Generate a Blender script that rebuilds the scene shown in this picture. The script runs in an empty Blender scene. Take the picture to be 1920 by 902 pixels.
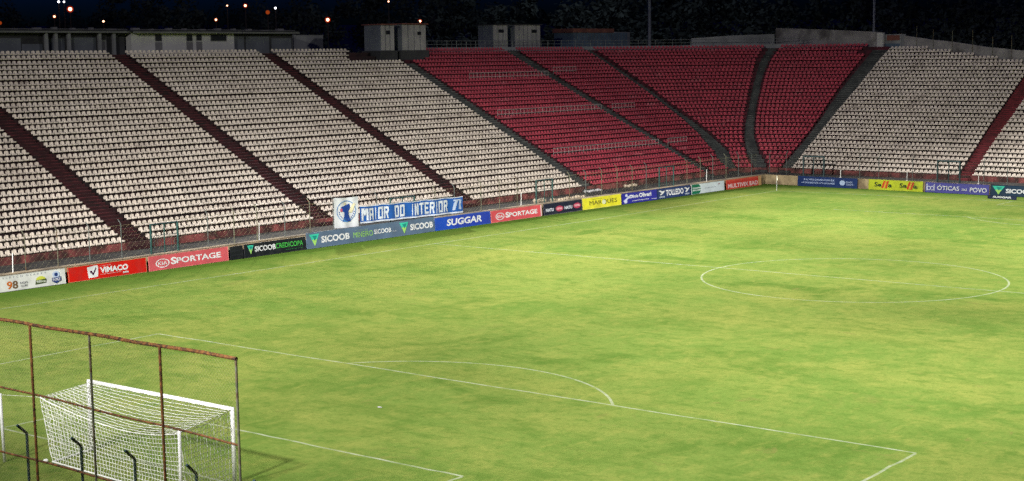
import bpy, bmesh, math, random
import numpy as np
from mathutils import Vector, Matrix
random.seed(7)
RNG = np.random.default_rng(7)
scene = bpy.context.scene
COL = scene.collection
R = math.radians

# ------------------------------------------------------------------ camera
CAM = np.array([41.3255, -32.9385, 13.8758])
FW = np.array([-0.61336, 0.78052, -0.12021])
UPV = np.array([-0.06453, 0.10211, 0.99268])
yaw, pit, rol = -0.6660, 0.1205, -0.0124
_f = np.array([math.sin(yaw)*math.cos(pit), math.cos(yaw)*math.cos(pit), -math.sin(pit)])
_r0 = np.array([math.cos(yaw), -math.sin(yaw), 0.0]); _u0 = np.cross(_r0, _f)
_r = _r0*math.cos(rol)+_u0*math.sin(rol); _u = -_r0*math.sin(rol)+_u0*math.cos(rol)
cd = bpy.data.cameras.new('camera'); cam = bpy.data.objects.new('camera', cd); COL.objects.link(cam)
cam.matrix_world = Matrix(((_r[0], _u[0], -_f[0], CAM[0]), (_r[1], _u[1], -_f[1], CAM[1]),
                           (_r[2], _u[2], -_f[2], CAM[2]), (0, 0, 0, 1)))
cd.sensor_width = 36.0; cd.lens = 54.025; cd.clip_start = 0.5; cd.clip_end = 3000
scene.camera = cam

# ------------------------------------------------------------------ dusk sky
w = bpy.data.worlds.new("World"); scene.world = w; w.use_nodes = True
nt = w.node_tree; nt.nodes.clear()
wo = nt.nodes.new('ShaderNodeOutputWorld'); bg = nt.nodes.new('ShaderNodeBackground')
sky = nt.nodes.new('ShaderNodeTexSky'); sky.sky_type = 'NISHITA'; sky.sun_disc = False
sky.sun_elevation = R(-2.0); sky.sun_rotation = R(270); sky.air_density = 1.2; sky.ozone_density = 4.0
bg.inputs['Strength'].default_value = 0.12
tint = nt.nodes.new('ShaderNodeVectorMath'); tint.operation = 'MULTIPLY'; tint.inputs[1].default_value = (.045, .45, 3.6)   # last blue of dusk
nt.links.new(sky.outputs[0], tint.inputs[0]); nt.links.new(tint.outputs[0], bg.inputs[0]); nt.links.new(bg.outputs[0], wo.inputs[0])

sd = bpy.data.lights.new('afterglow_sun', 'SUN'); sd.energy = 0.03; sd.angle = R(20); sd.color = (.75, .85, 1)
so = bpy.data.objects.new('afterglow_sun', sd); COL.objects.link(so)
so.rotation_euler = (R(55), 0, R(40))

# ------------------------------------------------------------------ stadium floodlights (on masts round the ground)
def spot(pos, aim, kw, size, blend, radius=2.0, col=(1, .985, .94)):
    l = bpy.data.lights.new('floodlight', 'SPOT'); l.energy = kw*1000; l.spot_size = R(size); l.spot_blend = blend
    l.shadow_soft_size = radius; l.color = col
    o = bpy.data.objects.new('floodlight', l); COL.objects.link(o); o.location = pos
    d = Vector(aim)-Vector(pos); o.rotation_euler = d.to_track_quat('-Z', 'Y').to_euler()
    return o
spot((-94, 100, 46), (12, 55, 0), 1069, 36, 1.0)
spot((68, 125, 52), (-40, 90, 0), 104, 64, 1.0)
spot((0, -52, 46), (-40, 90, 0), 332, 24, 1.0)
spot((0, -52, 46), (-5, 95, 0), 382, 32, 1.0)
spot((-94, 100, 46), (12, 15, 0), 632, 36, 1.0)
spot((-94, 100, 46), (12, 95, 0), 1113, 36, 1.0)
spot((0, -52, 46), (-45, 60, 0), 286, 24, 1.0)
spot((15, -55, 46), (-5, 20, 0), 442, 24, 1.0)
spot((0, -52, 46), (-25, 20, 0), 431, 32, 1.0)
spot((35, -48, 46), (20, 100, 0), 2295, 24, 1.0)
spot((0, -52, 46), (20, 10, 0), 170, 48, 1.0)
spot((0, -52, 46), (-45, 30, 0), 313, 32, 1.0)
spot((0, -52, 46), (-45, 30, 0), 77, 64, 1.0)
spot((15, -55, 46), (20, 10, 0), 444, 24, 1.0)
spot((68, 90, 52), (20, 30, 0), 479, 24, 1.0)
spot((68, -30, 52), (-5, 45, 0), 537, 24, 1.0)
spot((0, -52, 46), (-25, 50, 0), 348, 24, 1.0)
spot((68, 10, 52), (-5, 70, 0), 546, 24, 1.0)
spot((68, 50, 52), (-45, 60, 0), 40, 24, 1.0)
spot((68, 90, 52), (-40, 90, 0), 141, 24, 1.0)

scene.view_settings.view_transform = 'Standard'
scene.view_settings.look = 'None'
scene.view_settings.gamma = 1.0
scene.view_settings.exposure = 0.12
scene.cycles.use_denoising = False
scene.cycles.max_bounces = 4
scene.cycles.sample_clamp_indirect = 1.0
scene.cycles.sample_clamp_direct = 4.0

# ------------------------------------------------------------------ helpers
def srgb(r, g, b):
    f = lambda c: (c/255/12.92) if c/255 <= .04045 else ((c/255+.055)/1.055)**2.4
    return (f(r)*.72, f(g)*.72, f(b)*.72)
def mat(name, col, rough=.7, var=.18, scale=2.0, metallic=0.0, spec=.3, col2=None, thr=(.45, .6), scale2=None, detail=5):
    m = bpy.data.materials.new(name); m.use_nodes = True; n = m.node_tree; b = n.nodes['Principled BSDF']
    b.inputs['Roughness'].default_value = rough; b.inputs['Metallic'].default_value = metallic
    b.inputs['Specular IOR Level'].default_value = spec
    geo = n.nodes.new('ShaderNodeNewGeometry')
    nz = n.nodes.new('ShaderNodeTexNoise'); nz.inputs['Scale'].default_value = scale; nz.inputs['Detail'].default_value = detail
    n.links.new(geo.outputs['Position'], nz.inputs['Vector'])
    mr = n.nodes.new('ShaderNodeMapRange'); mr.inputs['From Min'].default_value = .3; mr.inputs['From Max'].default_value = .7
    mr.inputs['To Min'].default_value = 1-var; mr.inputs['To Max'].default_value = 1+var
    n.links.new(nz.outputs['Fac'], mr.inputs['Value'])
    src = None
    if col2 is not None:
        n2 = n.nodes.new('ShaderNodeTexNoise'); n2.inputs['Scale'].default_value = scale2 or scale*.6; n2.inputs['Detail'].default_value = 6
        n.links.new(geo.outputs['Position'], n2.inputs['Vector'])
        m2 = n.nodes.new('ShaderNodeMapRange'); m2.inputs['From Min'].default_value = thr[0]; m2.inputs['From Max'].default_value = thr[1]
        n.links.new(n2.outputs['Fac'], m2.inputs['Value'])
        mx = n.nodes.new('ShaderNodeMix'); mx.data_type = 'RGBA'
        mx.inputs[6].default_value = (*col, 1); mx.inputs[7].default_value = (*col2, 1)
        n.links.new(m2.outputs[0], mx.inputs[0]); src = mx.outputs[2]
    vm = n.nodes.new('ShaderNodeVectorMath'); vm.operation = 'SCALE'
    if src is None: vm.inputs[0].default_value = col
    else: n.links.new(src, vm.inputs[0])
    n.links.new(mr.outputs[0], vm.inputs['Scale']); n.links.new(vm.outputs[0], b.inputs['Base Color'])
    return m
_PM = {}
def paint(r, g, b, rough=.45):
    k = (r, g, b)
    if k not in _PM: c_ = srgb(r, g, b); _PM[k] = mat('paint_%d_%d_%d' % k, c_, rough, .12, .9, col2=tuple(q*.80+.012 for q in c_), thr=(.48, .70), scale2=1.7)
    return _PM[k]
def emit(name, col, s):
    m = bpy.data.materials.new(name); m.use_nodes = True; n = m.node_tree; n.nodes.clear()
    o = n.nodes.new('ShaderNodeOutputMaterial'); e = n.nodes.new('ShaderNodeEmission')
    e.inputs[0].default_value = (*col, 1); e.inputs[1].default_value = s; n.links.new(e.outputs[0], o.inputs[0])
    return m

class MB:
    """collects shapes, links them as ONE mesh object"""
    def __init__(s): s.v = []; s.f = []
    def add(s, vs, fs):
        o = len(s.v); s.v += [tuple(map(float, p)) for p in vs]; s.f += [tuple(i+o for i in f) for f in fs]
    def box(s, c, sx, sy, sz, ax=None):
        """centre c, full sizes along axes ax (3 unit vectors)"""
        ax = ax or ((1, 0, 0), (0, 1, 0), (0, 0, 1)); c = np.array(c, float); a = [np.array(q, float) for q in ax]
        vs = [c+a[0]*sx*.5*i+a[1]*sy*.5*j+a[2]*sz*.5*k for k in (-1, 1) for j in (-1, 1) for i in (-1, 1)]
        s.add(vs, [(0, 2, 3, 1), (4, 5, 7, 6), (0, 1, 5, 4), (2, 6, 7, 3), (0, 4, 6, 2), (1, 3, 7, 5)])
    def span(s, lo, hi): s.box([(a+b)/2 for a, b in zip(lo, hi)], *[b-a for a, b in zip(lo, hi)])
    def tube(s, p0, p1, r, n=6, r1=None, cap=True):
        p0 = np.array(p0, float); p1 = np.array(p1, float); d = p1-p0; L = np.linalg.norm(d)
        if L < 1e-6: return
        d /= L; a = np.cross(d, (0, 0, 1) if abs(d[2]) < .9 else (1, 0, 0)); a /= np.linalg.norm(a); b = np.cross(d, a)
        r1 = r if r1 is None else r1
        vs = [p+(a*math.cos(t)+b*math.sin(t))*q for p, q in ((p0, r), (p1, r1)) for t in [2*math.pi*i/n for i in range(n)]]
        fs = [(i, (i+1) % n, n+(i+1) % n, n+i) for i in range(n)]
        if cap: fs += [tuple(range(n-1, -1, -1)), tuple(range(n, 2*n))]
        s.add(vs, fs)
    def path(s, pts, r, n=6):
        for a, b in zip(pts[:-1], pts[1:]): s.tube(a, b, r, n)
    def ball(s, c, r, nu=10, nv=7, sz=1.0):
        vs = [(c[0]+r*math.sin(math.pi*j/nv)*math.cos(2*math.pi*i/nu), c[1]+r*math.sin(math.pi*j/nv)*math.sin(2*math.pi*i/nu),
               c[2]+sz*r*math.cos(math.pi*j/nv)) for j in range(nv+1) for i in range(nu)]
        s.add(vs, [(j*nu+i, (j+1)*nu+i, (j+1)*nu+(i+1) % nu, j*nu+(i+1) % nu) for j in range(nv) for i in range(nu)])
    def build(s, name, m, parent=None, smooth=False, local=False):
        me = bpy.data.meshes.new(name)
        off = parent_loc(parent) if (parent is not None and not local) else np.zeros(3)
        vs = [tuple(np.array(p)-off) for p in s.v] if off.any() else s.v
        me.from_pydata(vs, [], s.f); me.materials.append(m)
        if smooth: me.polygons.foreach_set('use_smooth', [True]*len(me.polygons))
        me.update()
        o = bpy.data.objects.new(name, me); COL.objects.link(o)
        if parent is not None: o.parent = parent
        return o
def parent_loc(p):
    o = np.zeros(3)
    while p is not None: o = o+np.array(p.location); p = p.parent
    return o
def tag(o, label=None, cat=None, group=None, kind=None):
    if label: o['label'] = label
    if cat: o['category'] = cat
    if group: o['group'] = group
    if kind: o['kind'] = kind
    return o
def thing(name, label, cat, loc=(0, 0, 0), group=None):
    o = bpy.data.objects.new(name, None); COL.objects.link(o); o.location = loc; o.empty_display_size = .2
    return tag(o, label, cat, group)
def copy_tree(o, parent=None):
    c = o.copy(); COL.objects.link(c); c.parent = parent
    for ch in list(o.children): copy_tree(ch, c)
    return c
_TX = {}
def glyphs(text, bold=0.0, shear=0.0, spacing=1.0):
    key = (text, bold, shear, spacing)
    if key in _TX: return _TX[key]
    cu = bpy.data.curves.new('text', 'FONT'); cu.body = text; cu.size = 1; cu.offset = bold; cu.shear = shear
    cu.space_character = spacing; cu.resolution_u = 3; cu.fill_mode = 'FRONT'
    o = bpy.data.objects.new('text', cu); COL.objects.link(o); bpy.context.view_layer.update()
    dg = bpy.context.evaluated_depsgraph_get(); me = bpy.data.meshes.new_from_object(o.evaluated_get(dg))
    v = np.array([p.co[:2] for p in me.vertices]); f = [tuple(p.vertices) for p in me.polygons]
    bpy.data.objects.remove(o); bpy.data.curves.remove(cu); bpy.data.meshes.remove(me)
    v = (v-v.min(0))/(v.max(0)-v.min(0)); _TX[key] = (v, f); return v, f

# ------------------------------------------------------------------ plan of the terraces
UL = np.array([.0265, 1.]); UL /= np.linalg.norm(UL); NL = np.array([-UL[1], UL[0]])
UF = np.array([1., -.03]); UF /= np.linalg.norm(UF); NF = np.array([-UF[1], UF[0]])
R0 = 4.0
_A = np.array([-44.35, 0.])-NL*R0; _B = np.array([0., 113.])-NF*R0
_t = np.linalg.solve(np.stack([UL, -UF], 1), _B-_A); CC = _A+UL*_t[0]
SA = CC+R0*NL; SB = CC+R0*NF
A0 = math.atan2(NL[1], NL[0]); ARC = R0*(A0-math.atan2(NF[1], NF[0]))
RUN, RISE, ZT, ROWS = .78, .40, 1.45, 33
def plan(q, off):
    """point on the terrace plan: q along the front line, off metres behind it -> xy, outward normal"""
    if q < 0: return SA+UL*q+NL*off, NL
    if q <= ARC:
        t = A0-q/R0; n = np.array([math.cos(t), math.sin(t)]); return CC+n*(R0+off), n
    return SB+UF*(q-ARC)+NF*off, NF
def s_of(q, k):
    f = (R0+k*RUN)/R0
    return q if q < 0 else (q*f if q <= ARC else ARC*f+q-ARC)
def q_of(s, k):
    f = (R0+k*RUN)/R0
    return s if s < 0 else (s/f if s <= ARC*f else s-ARC*f+ARC)
KS = [0, 4, 8, 12, 16, 20, 24, 28, 32]
EDGE = dict(
 S0L=-93.5, S0R=-77.8, S1L=-75.9, S1R=-60.4, S2L=-58.6, S2R=-43.5, S3L=-41.8, S3R=-26.3, EL=-24.55,
 ER=[-5.2, -5.3, -5.6, -6.0, -6.3, -6.5, -6.8, -7.2, -7.4], FL=[-3.7, -3.9, -4.2, -4.4, -4.6, -4.8, -5.0, -5.1, -5.1],
 FR=[-0.4, 0.9, 1.25, 1.3, 1.22, 1.16, 1.07, 1.01, .91], GL=[1.16, 2.05, 1.9, 1.72, 1.5, 1.43, 1.3, 1.22, 1.12],
 GR=[3.2, 3.1, 3.29, 3.52, 3.71, 3.83, 3.94, 4.02, 4.17], HL=[4.7, 3.95, 3.82, 3.92, 4.03, 4.13, 4.2, 4.3, 4.44],
 HR=[6.11, 6.09, 6.09, 6.05, 5.98, 5.95, 5.96, 5.97, 5.98], IL=[7.4, 7.25, 7.1, 6.95, 6.85, 6.8, 6.65, 6.5, 6.6],
 IR=[26.1, 25.9, 25.7, 25.5, 25.4, 25.3, 25.2, 25.0, 24.9], JL=[27.5, 27.3, 27.15, 27.1, 27.05, 27.0, 27.0, 27.0, 27.0], JR=40.)
def edge(n, k):
    e = EDGE[n]
    return e if isinstance(e, float) else float(np.interp(k, KS, e))
def far_cut(k): return 11.4+(31-k)*3.12 if k <= 31 else 6.4     # the outer wall crosses the end terrace here
def in_view(p, m=.03):
    d = np.array(p)-CAM; z = d@_f
    if z < 1: return False
    x = (d@_r)/z*54.025/36; y = (d@_u)/z*54.025/36
    return abs(x) < .5+m and abs(y) < .5*481/1024+m

# ------------------------------------------------------------------ materials
def grass_material():
    m = bpy.data.materials.new('turf'); m.use_nodes = True; n = m.node_tree; b = n.nodes['Principled BSDF']
    b.inputs['Roughness'].default_value = 1.0; b.inputs['Specular IOR Level'].default_value = 0.0
    geo = n.nodes.new('ShaderNodeNewGeometry')
    def noise(scale, detail, dist=0, sx=1, sy=1, rough=.55, rot=0):
        mp = n.nodes.new('ShaderNodeMapping'); mp.inputs['Scale'].default_value = (sx, sy, 1); mp.inputs['Rotation'].default_value = (0, 0, rot)
        n.links.new(geo.outputs['Position'], mp.inputs['Vector'])
        t = n.nodes.new('ShaderNodeTexNoise'); t.inputs['Scale'].default_value = scale; t.inputs['Detail'].default_value = detail
        t.inputs['Distortion'].default_value = dist; t.inputs['Roughness'].default_value = rough
        n.links.new(mp.outputs[0], t.inputs['Vector']); return t.outputs['Fac']
    def rng(v, a, c, lo=0., hi=1.):
        r = n.nodes.new('ShaderNodeMapRange'); r.interpolation_type = 'SMOOTHSTEP'
        r.inputs['From Min'].default_value = a; r.inputs['From Max'].default_value = c
        r.inputs['To Min'].default_value = lo; r.inputs['To Max'].default_value = hi
        n.links.new(v, r.inputs['Value']); return r.outputs[0]
    def mix(fac, a, c):
        x = n.nodes.new('ShaderNodeMix'); x.data_type = 'RGBA'; n.links.new(fac, x.inputs[0])
        for i, s in ((6, a), (7, c)):
            if isinstance(s, tuple): x.inputs[i].default_value = (*s, 1)
            else: n.links.new(s, x.inputs[i])
        return x.outputs[2]
    GREEN, LIGHT, YEL, DARK, DRY = (.118, .188, .036), (.170, .226, .049), (.226, .246, .058), (.076, .142, .023), (.178, .165, .050)
    c = mix(rng(noise(.055, 8, .6, 1, 1.3, .62), .36, .64), GREEN, LIGHT)
    c = mix(rng(noise(.10, 9, .7, 1.0, .8, .68, .5), .45, .67, 0, .85), c, YEL)
    c = mix(rng(noise(.17, 9, .8, .8, 1.2, .68, 1.1), .49, .67, 0, .85), c, DARK)
    c = mix(rng(noise(.16, 6, .3, .16, 1, .6, -.12), .46, .66, 0, .55), c, YEL)
    c = mix(rng(noise(.15, 6, .3, 1, .18, .6, .1), .50, .68, 0, .45), c, DARK)
    c = mix(rng(noise(.42, 8, .4, 1, 1, .7), .50, .74, 0, .6), c, DARK)
    c = mix(rng(noise(.36, 8, .4, 1, 1, .7, 2.0), .50, .74, 0, .6), c, YEL)
    c = mix(rng(noise(.13, 9, .6, 1, 1, .7, .2), .60, .76, 0, .65), c, DRY)
    c = mix(rng(noise(1.3, 7, .3, 1, .5, .7, .67), .46, .70, 0, .60), c, YEL)
    c = mix(rng(noise(1.6, 7, .3, .5, 1, .7, .67), .47, .70, 0, .65), c, DARK)
    c = mix(rng(noise(4.5, 6, .2, 1, .6, .7, .67), .48, .70, 0, .5), c, DARK)
    c = mix(rng(noise(.5, 8, .8, 1, 1, .72, 3.0), .60, .72, 0, .6), c, DRY)
    # darker green past the touchline and by the walls, board shade painted in
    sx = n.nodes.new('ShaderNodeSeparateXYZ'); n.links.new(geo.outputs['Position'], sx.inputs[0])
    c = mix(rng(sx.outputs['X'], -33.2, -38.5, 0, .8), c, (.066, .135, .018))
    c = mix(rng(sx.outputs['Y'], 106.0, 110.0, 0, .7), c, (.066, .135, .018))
    fine = rng(noise(9, 5, 0, 1, 1, .7), .2, .8, .88, 1.14)
    vm = n.nodes.new('ShaderNodeVectorMath'); vm.operation = 'SCALE'; n.links.new(c, vm.inputs[0]); n.links.new(fine, vm.inputs['Scale'])
    n.links.new(vm.outputs[0], b.inputs['Base Color'])
    bp = n.nodes.new('ShaderNodeBump'); bp.inputs['Strength'].default_value = .22; bp.inputs['Distance'].default_value = .04
    n.links.new(noise(14, 5, 0, 1, 1, .7), bp.inputs['Height']); n.links.new(bp.outputs[0], b.inputs['Normal'])
    return m
def chalk_material():
    m = bpy.data.materials.new('worn_line_paint'); m.use_nodes = True; n = m.node_tree; b = n.nodes['Principled BSDF']
    b.inputs['Base Color'].default_value = (.62, .66, .5, 1); b.inputs['Roughness'].default_value = .9
    geo = n.nodes.new('ShaderNodeNewGeometry'); t = n.nodes.new('ShaderNodeTexNoise'); t.inputs['Scale'].default_value = 1.3; t.inputs['Detail'].default_value = 9
    t.inputs['Roughness'].default_value = .7
    n.links.new(geo.outputs['Position'], t.inputs['Vector'])
    r = n.nodes.new('ShaderNodeMapRange'); r.inputs['From Min'].default_value = .36; r.inputs['From Max'].default_value = .64
    r.inputs['To Min'].default_value = .12; r.inputs['To Max'].default_value = .46
    n.links.new(t.outputs['Fac'], r.inputs['Value']); n.links.new(r.outputs[0], b.inputs['Alpha'])
    return m
def seat_material(name, c1, c2, c3):
    m = bpy.data.materials.new(name); m.use_nodes = True; n = m.node_tree; b = n.nodes['Principled BSDF']
    b.inputs['Roughness'].default_value = .55; b.inputs['Specular IOR Level'].default_value = .35
    geo = n.nodes.new('ShaderNodeNewGeometry')
    sn = n.nodes.new('ShaderNodeVectorMath'); sn.operation = 'SNAP'; sn.inputs[1].default_value = (.78, .47, 40)
    n.links.new(geo.outputs['Position'], sn.inputs[0])
    wn = n.nodes.new('ShaderNodeTexWhiteNoise'); n.links.new(sn.outputs[0], wn.inputs['Vector'])
    t = n.nodes.new('ShaderNodeTexNoise'); t.inputs['Scale'].default_value = .35; t.inputs['Detail'].default_value = 5; t.inputs['Roughness'].default_value = .65
    mp = n.nodes.new('ShaderNodeMapping'); mp.inputs['Scale'].default_value = (1.6, .7, 1.6); n.links.new(geo.outputs['Position'], mp.inputs['Vector'])
    n.links.new(mp.outputs[0], t.inputs['Vector'])
    r1 = n.nodes.new('ShaderNodeMapRange'); r1.inputs['From Min'].default_value = .42; r1.inputs['From Max'].default_value = .62; n.links.new(t.outputs['Fac'], r1.inputs['Value'])
    r2 = n.nodes.new('ShaderNodeMapRange'); r2.inputs['From Min'].default_value = .60; r2.inputs['From Max'].default_value = .70; r2.inputs['To Max'].default_value = .95; n.links.new(t.outputs['Fac'], r2.inputs['Value'])
    x1 = n.nodes.new('ShaderNodeMix'); x1.data_type = 'RGBA'; x1.inputs[6].default_value = (*c1, 1); x1.inputs[7].default_value = (*c2, 1); n.links.new(r1.outputs[0], x1.inputs[0])
    x2 = n.nodes.new('ShaderNodeMix'); x2.data_type = 'RGBA'; x2.inputs[7].default_value = (*c3, 1); n.links.new(x1.outputs[2], x2.inputs[6]); n.links.new(r2.outputs[0], x2.inputs[0])
    r3 = n.nodes.new('ShaderNodeMapRange'); r3.inputs['To Min'].default_value = .80; r3.inputs['To Max'].default_value = 1.08; n.links.new(wn.outputs['Value'], r3.inputs['Value'])
    vm = n.nodes.new('ShaderNodeVectorMath'); vm.operation = 'SCALE'; n.links.new(x2.outputs[2], vm.inputs[0]); n.links.new(r3.outputs[0], vm.inputs['Scale'])
    n.links.new(vm.outputs[0], b.inputs['Base Color'])
    return m
M = dict(
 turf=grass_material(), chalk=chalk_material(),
 cream=seat_material('cream_plastic', (.63, .545, .465), (.57, .485, .41), (.34, .28, .24)),
 red=seat_material('red_plastic', (.36, .040, .062), (.30, .034, .054), (.42, .10, .12)),
 maroon=mat('maroon_painted_concrete', (.024, .008, .009), .85, .5, 1.2, col2=(.012, .007, .007), thr=(.42, .62), scale2=.7),
 dark_red=mat('dark_red_concrete', (.060, .009, .016), .85, .5, 1.2, col2=(.030, .008, .011), thr=(.42, .62), scale2=.7),
 maroon_stair=mat('maroon_stair_paint', (.028, .0055, .0075), .85, .45, 1.5, col2=(.012, .006, .006), thr=(.5, .68), scale2=.9),
 maroon_bright=mat('dark_red_stair_paint', (.15, .018, .024), .8, .35, 1.5, col2=(.06, .014, .016), thr=(.5, .7), scale2=.9),
 grey_conc=mat('grey_stair_concrete', (.042, .045, .044), .9, .4, 1.2, col2=(.018, .019, .020), thr=(.45, .65), scale2=.6),
 edge_red=mat('lit_red_step_edge', (.075, .014, .017), .85, .5, 1.6, col2=(.03, .011, .011), thr=(.46, .6), scale2=1.1),
 edge_grey=mat('lit_grey_step_edge', (.095, .095, .09), .9, .5, 1.6, col2=(.04, .042, .042), thr=(.46, .6), scale2=1.1),
 kerb=mat('faded_red_kerb_paint', (.17, .045, .042), .85, .5, 1.4, col2=(.050, .022, .02), thr=(.40, .58), scale2=.8),
 walk=mat('walkway_concrete', (.042, .039, .036), .95, .5, .8, col2=(.02, .019, .018), thr=(.45, .65), scale2=.5),
 wall=mat('stained_tan_concrete', (.34, .26, .15), .9, .3, 1.2, col2=(.17, .12, .07), thr=(.5, .68), scale2=.9),
 steel=mat('galvanised_steel', (.19, .20, .19), .5, .2, 4, metallic=.4),
 fence_steel=mat('dull_fence_steel', (.075, .085, .078), .7, .3, 4), pale_steel=mat('pale_grey_mast', (.36, .37, .40), .6, .2, 2), green=mat('dark_green_paint', (.018, .055, .050), .5, .25, 4),
 dkgreen=mat('blackish_green_paint', (.018, .04, .045), .45, .25, 5),
 rust=mat('rusty_steel', (.16, .066, .020), .9, .5, 6, col2=(.045, .022, .012), thr=(.45, .62), scale2=9),
 greysteel=mat('weathered_grey_green_steel', (.105, .105, .07), .8, .4, 5, col2=(.10, .05, .02), thr=(.5, .7), scale2=3),
 white=mat('white_paint', (.80, .80, .78), .4, .05, 3), net=mat('white_net_cord', (.78, .78, .74), .8, .1, 3),
 wire=mat('chain_link_wire', (.24, .22, .12), .6, .3, 3),
 rail=mat('pale_rail_pipe', (.36, .31, .30), .6, .25, 3),
 soil=mat('ground_soil', (.05, .06, .03), 1, .4, .2, col2=(.07, .05, .035)),
 plaster=mat('white_plaster', (.40, .39, .385), .9, .15, .5, col2=(.34, .33, .34), thr=(.5, .7), scale2=.25),
 plaster2=mat('grey_plaster', (.22, .22, .225), .9, .2, .5, col2=(.14, .14, .15), thr=(.45, .7), scale2=.3),
 roof=mat('dark_roof_slab', (.03, .03, .033), .9, .3, .6), fascia=mat('roof_fascia', (.13, .13, .13), .9, .2, .5),
 glass=mat('dark_window_glass', (.012, .014, .018), .2, .2, 1, spec=.5),
 door=mat('grey_door', (.13, .125, .135), .7, .15, 1), panel=mat('blue_grey_shutter', (.085, .092, .11), .7, .15, .8),
 booth=mat('grey_booth_panel', (.12, .13, .15), .8, .2, .8), boothw=mat('pale_booth_panel', (.25, .24, .245), .8, .15, .8),
 blue_sheet=mat('blue_sheet_metal', (.075, .11, .15), .7, .25, .8), redtrim=mat('brick_red_trim', (.15, .055, .042), .8, .3, .8),
 conc=mat('stained_outer_wall', (.21, .195, .195), .9, .25, .7, col2=(.09, .08, .08), thr=(.48, .64), scale2=.45),
 leaf=mat('dark_foliage', (.042, .050, .046), 1.0, .35, .3, spec=0.0), bark=mat('tree_bark', (.05, .04, .035), .95, .3, 1),
 tarp=mat('beige_tarpaulin', (.42, .34, .25), .8, .25, 1.5), black=mat('black_sheeting', (.015, .016, .02), .6, .3, 1.5),
)

# ------------------------------------------------------------------ setting: ground, pitch, hill
def sheet(name, pts, z, m, n=1):
    b = MB(); b.add([(x, y, z) for x, y in pts], [tuple(range(len(pts)))])
    return tag(b.build(name, m), kind='structure')
sheet('ground', [(-1500, -900), (1500, -900), (1500, 1800), (-1500, 1800)], -.06, M['soil'])
wl = lambda y, d=0: -40.35+.0265*y-d            # inner face of the left perimeter wall
wf = lambda x, d=0: 109.5-.03*x+d               # inner face of the end perimeter wall
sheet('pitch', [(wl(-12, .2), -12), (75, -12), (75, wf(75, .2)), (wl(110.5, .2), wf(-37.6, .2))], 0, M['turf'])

def strip(b, pts, wd=.12, z=.004):
    pts = [np.array(p, float) for p in pts]
    L, Rr = [], []
    for i, p in enumerate(pts):
        d = (pts[min(i+1, len(pts)-1)]-pts[max(i-1, 0)]); d /= np.linalg.norm(d); nn = np.array([-d[1], d[0]])*wd/2
        L.append((*(p+nn), z)); Rr.append((*(p-nn), z))
    b.add(L+Rr, [(len(pts)+i, len(pts)+i+1, i+1, i) for i in range(len(pts)-1)])
def wob(p0, p1, n=14, a=.04):
    p0 = np.array(p0, float); p1 = np.array(p1, float); d = (p1-p0)/np.linalg.norm(p1-p0); nn = np.array([-d[1], d[0]])
    return [p0+(p1-p0)*i/n+nn*(random.uniform(-a, a) if 0 < i < n else 0) for i in range(n+1)]
b = MB()
for a in (((-34.5, 0), (-34.16, 16.4)), ((-34.16, 16.4), (-33.56, 35.15)), ((-33.56, 35.15), (-33.17, 52.3)), ((-33.17, 52.3), (-32.55, 72)), ((-32.55, 72), (-32.5, 104))):
    strip(b, wob(*a), .12)
strip(b, wob((-34.5, 0), (34, 0), 30), .12)
strip(b, wob((-32.5, 104), (34, 106.8), 30), .12)
strip(b, wob((34, 0), (34, 106.8), 30), .12)
for z_, a in ((.006, ((-20.4, 16.46), (20.19, 16.46))), (.005, ((-20.4, 16.4), (-20.3, 0.06))), (.005, ((20.19, 16.4), (20.25, 0.06))),
              (.006, ((-9.2, 5.04), (9.29, 5.04))), (.005, ((-9.2, 4.98), (-9.36, .06))), (.005, ((9.29, 4.98), (9.29, .06))),
              (.006, ((-33.1, 52.5), (33.9, 53.4))), (.006, ((-19.5, 90.3), (20.2, 90.3))), 
              (.006, ((-9, 101.2), (9, 101.2))), (.005, ((-9, 101.26), (-9, 105)))):
    strip(b, wob(*a, n=24), .12, z_)
ang = math.acos(.0)
a0 = math.asin(5.46/9.2)
strip(b, [(.15+9.15*math.cos(t), 11.0+9.15*math.sin(t)+.0) for t in np.linspace(a0+.01, math.pi-a0-.01, 50)], .12, .005)
strip(b, [(.15+9.15*math.cos(t), 53.1+9.15*math.sin(t)) for t in np.linspace(0, 2*math.pi, 121)], .12, .008)
strip(b, [(.0+9.15*math.cos(t), 95.8-9.15*math.sin(t)) for t in np.linspace(a0+.02, math.pi-a0-.02, 50)], .12, .005)
tag(b.build('pitch_markings', M['chalk']), kind='structure')

def hill_z(x, y):
    d = math.hypot((x+5)/1.0, (y-50)/1.15)
    t = min(1, max(0, (d-92)/70)); t2 = min(1, max(0, (d-200)/260))
    back = 1 if (x < -60 or y > 120) else 0
    return (10.5*t*t*(3-2*t)+15*t2*t2*(3-2*t2))
b = MB(); nr, na = 26, 60
rs = [92+(900-92)*((i/nr)**1.6) for i in range(nr+1)]; angs = np.linspace(R(20), R(215), na+1)
for r in rs:
    for a in angs:
        x, y = -5+r*math.cos(a), 50+1.15*r*math.sin(a)
        b.v.append((x, y, hill_z(x, y)-.05+random.uniform(-.3, .3)*min(1, (r-92)/60)))
b.f = [(i*(na+1)+j, i*(na+1)+j+1, (i+1)*(na+1)+j+1, (i+1)*(na+1)+j) for i in range(nr) for j in range(na)]
tag(b.build('hill', M['soil'], smooth=True), kind='structure')

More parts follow.
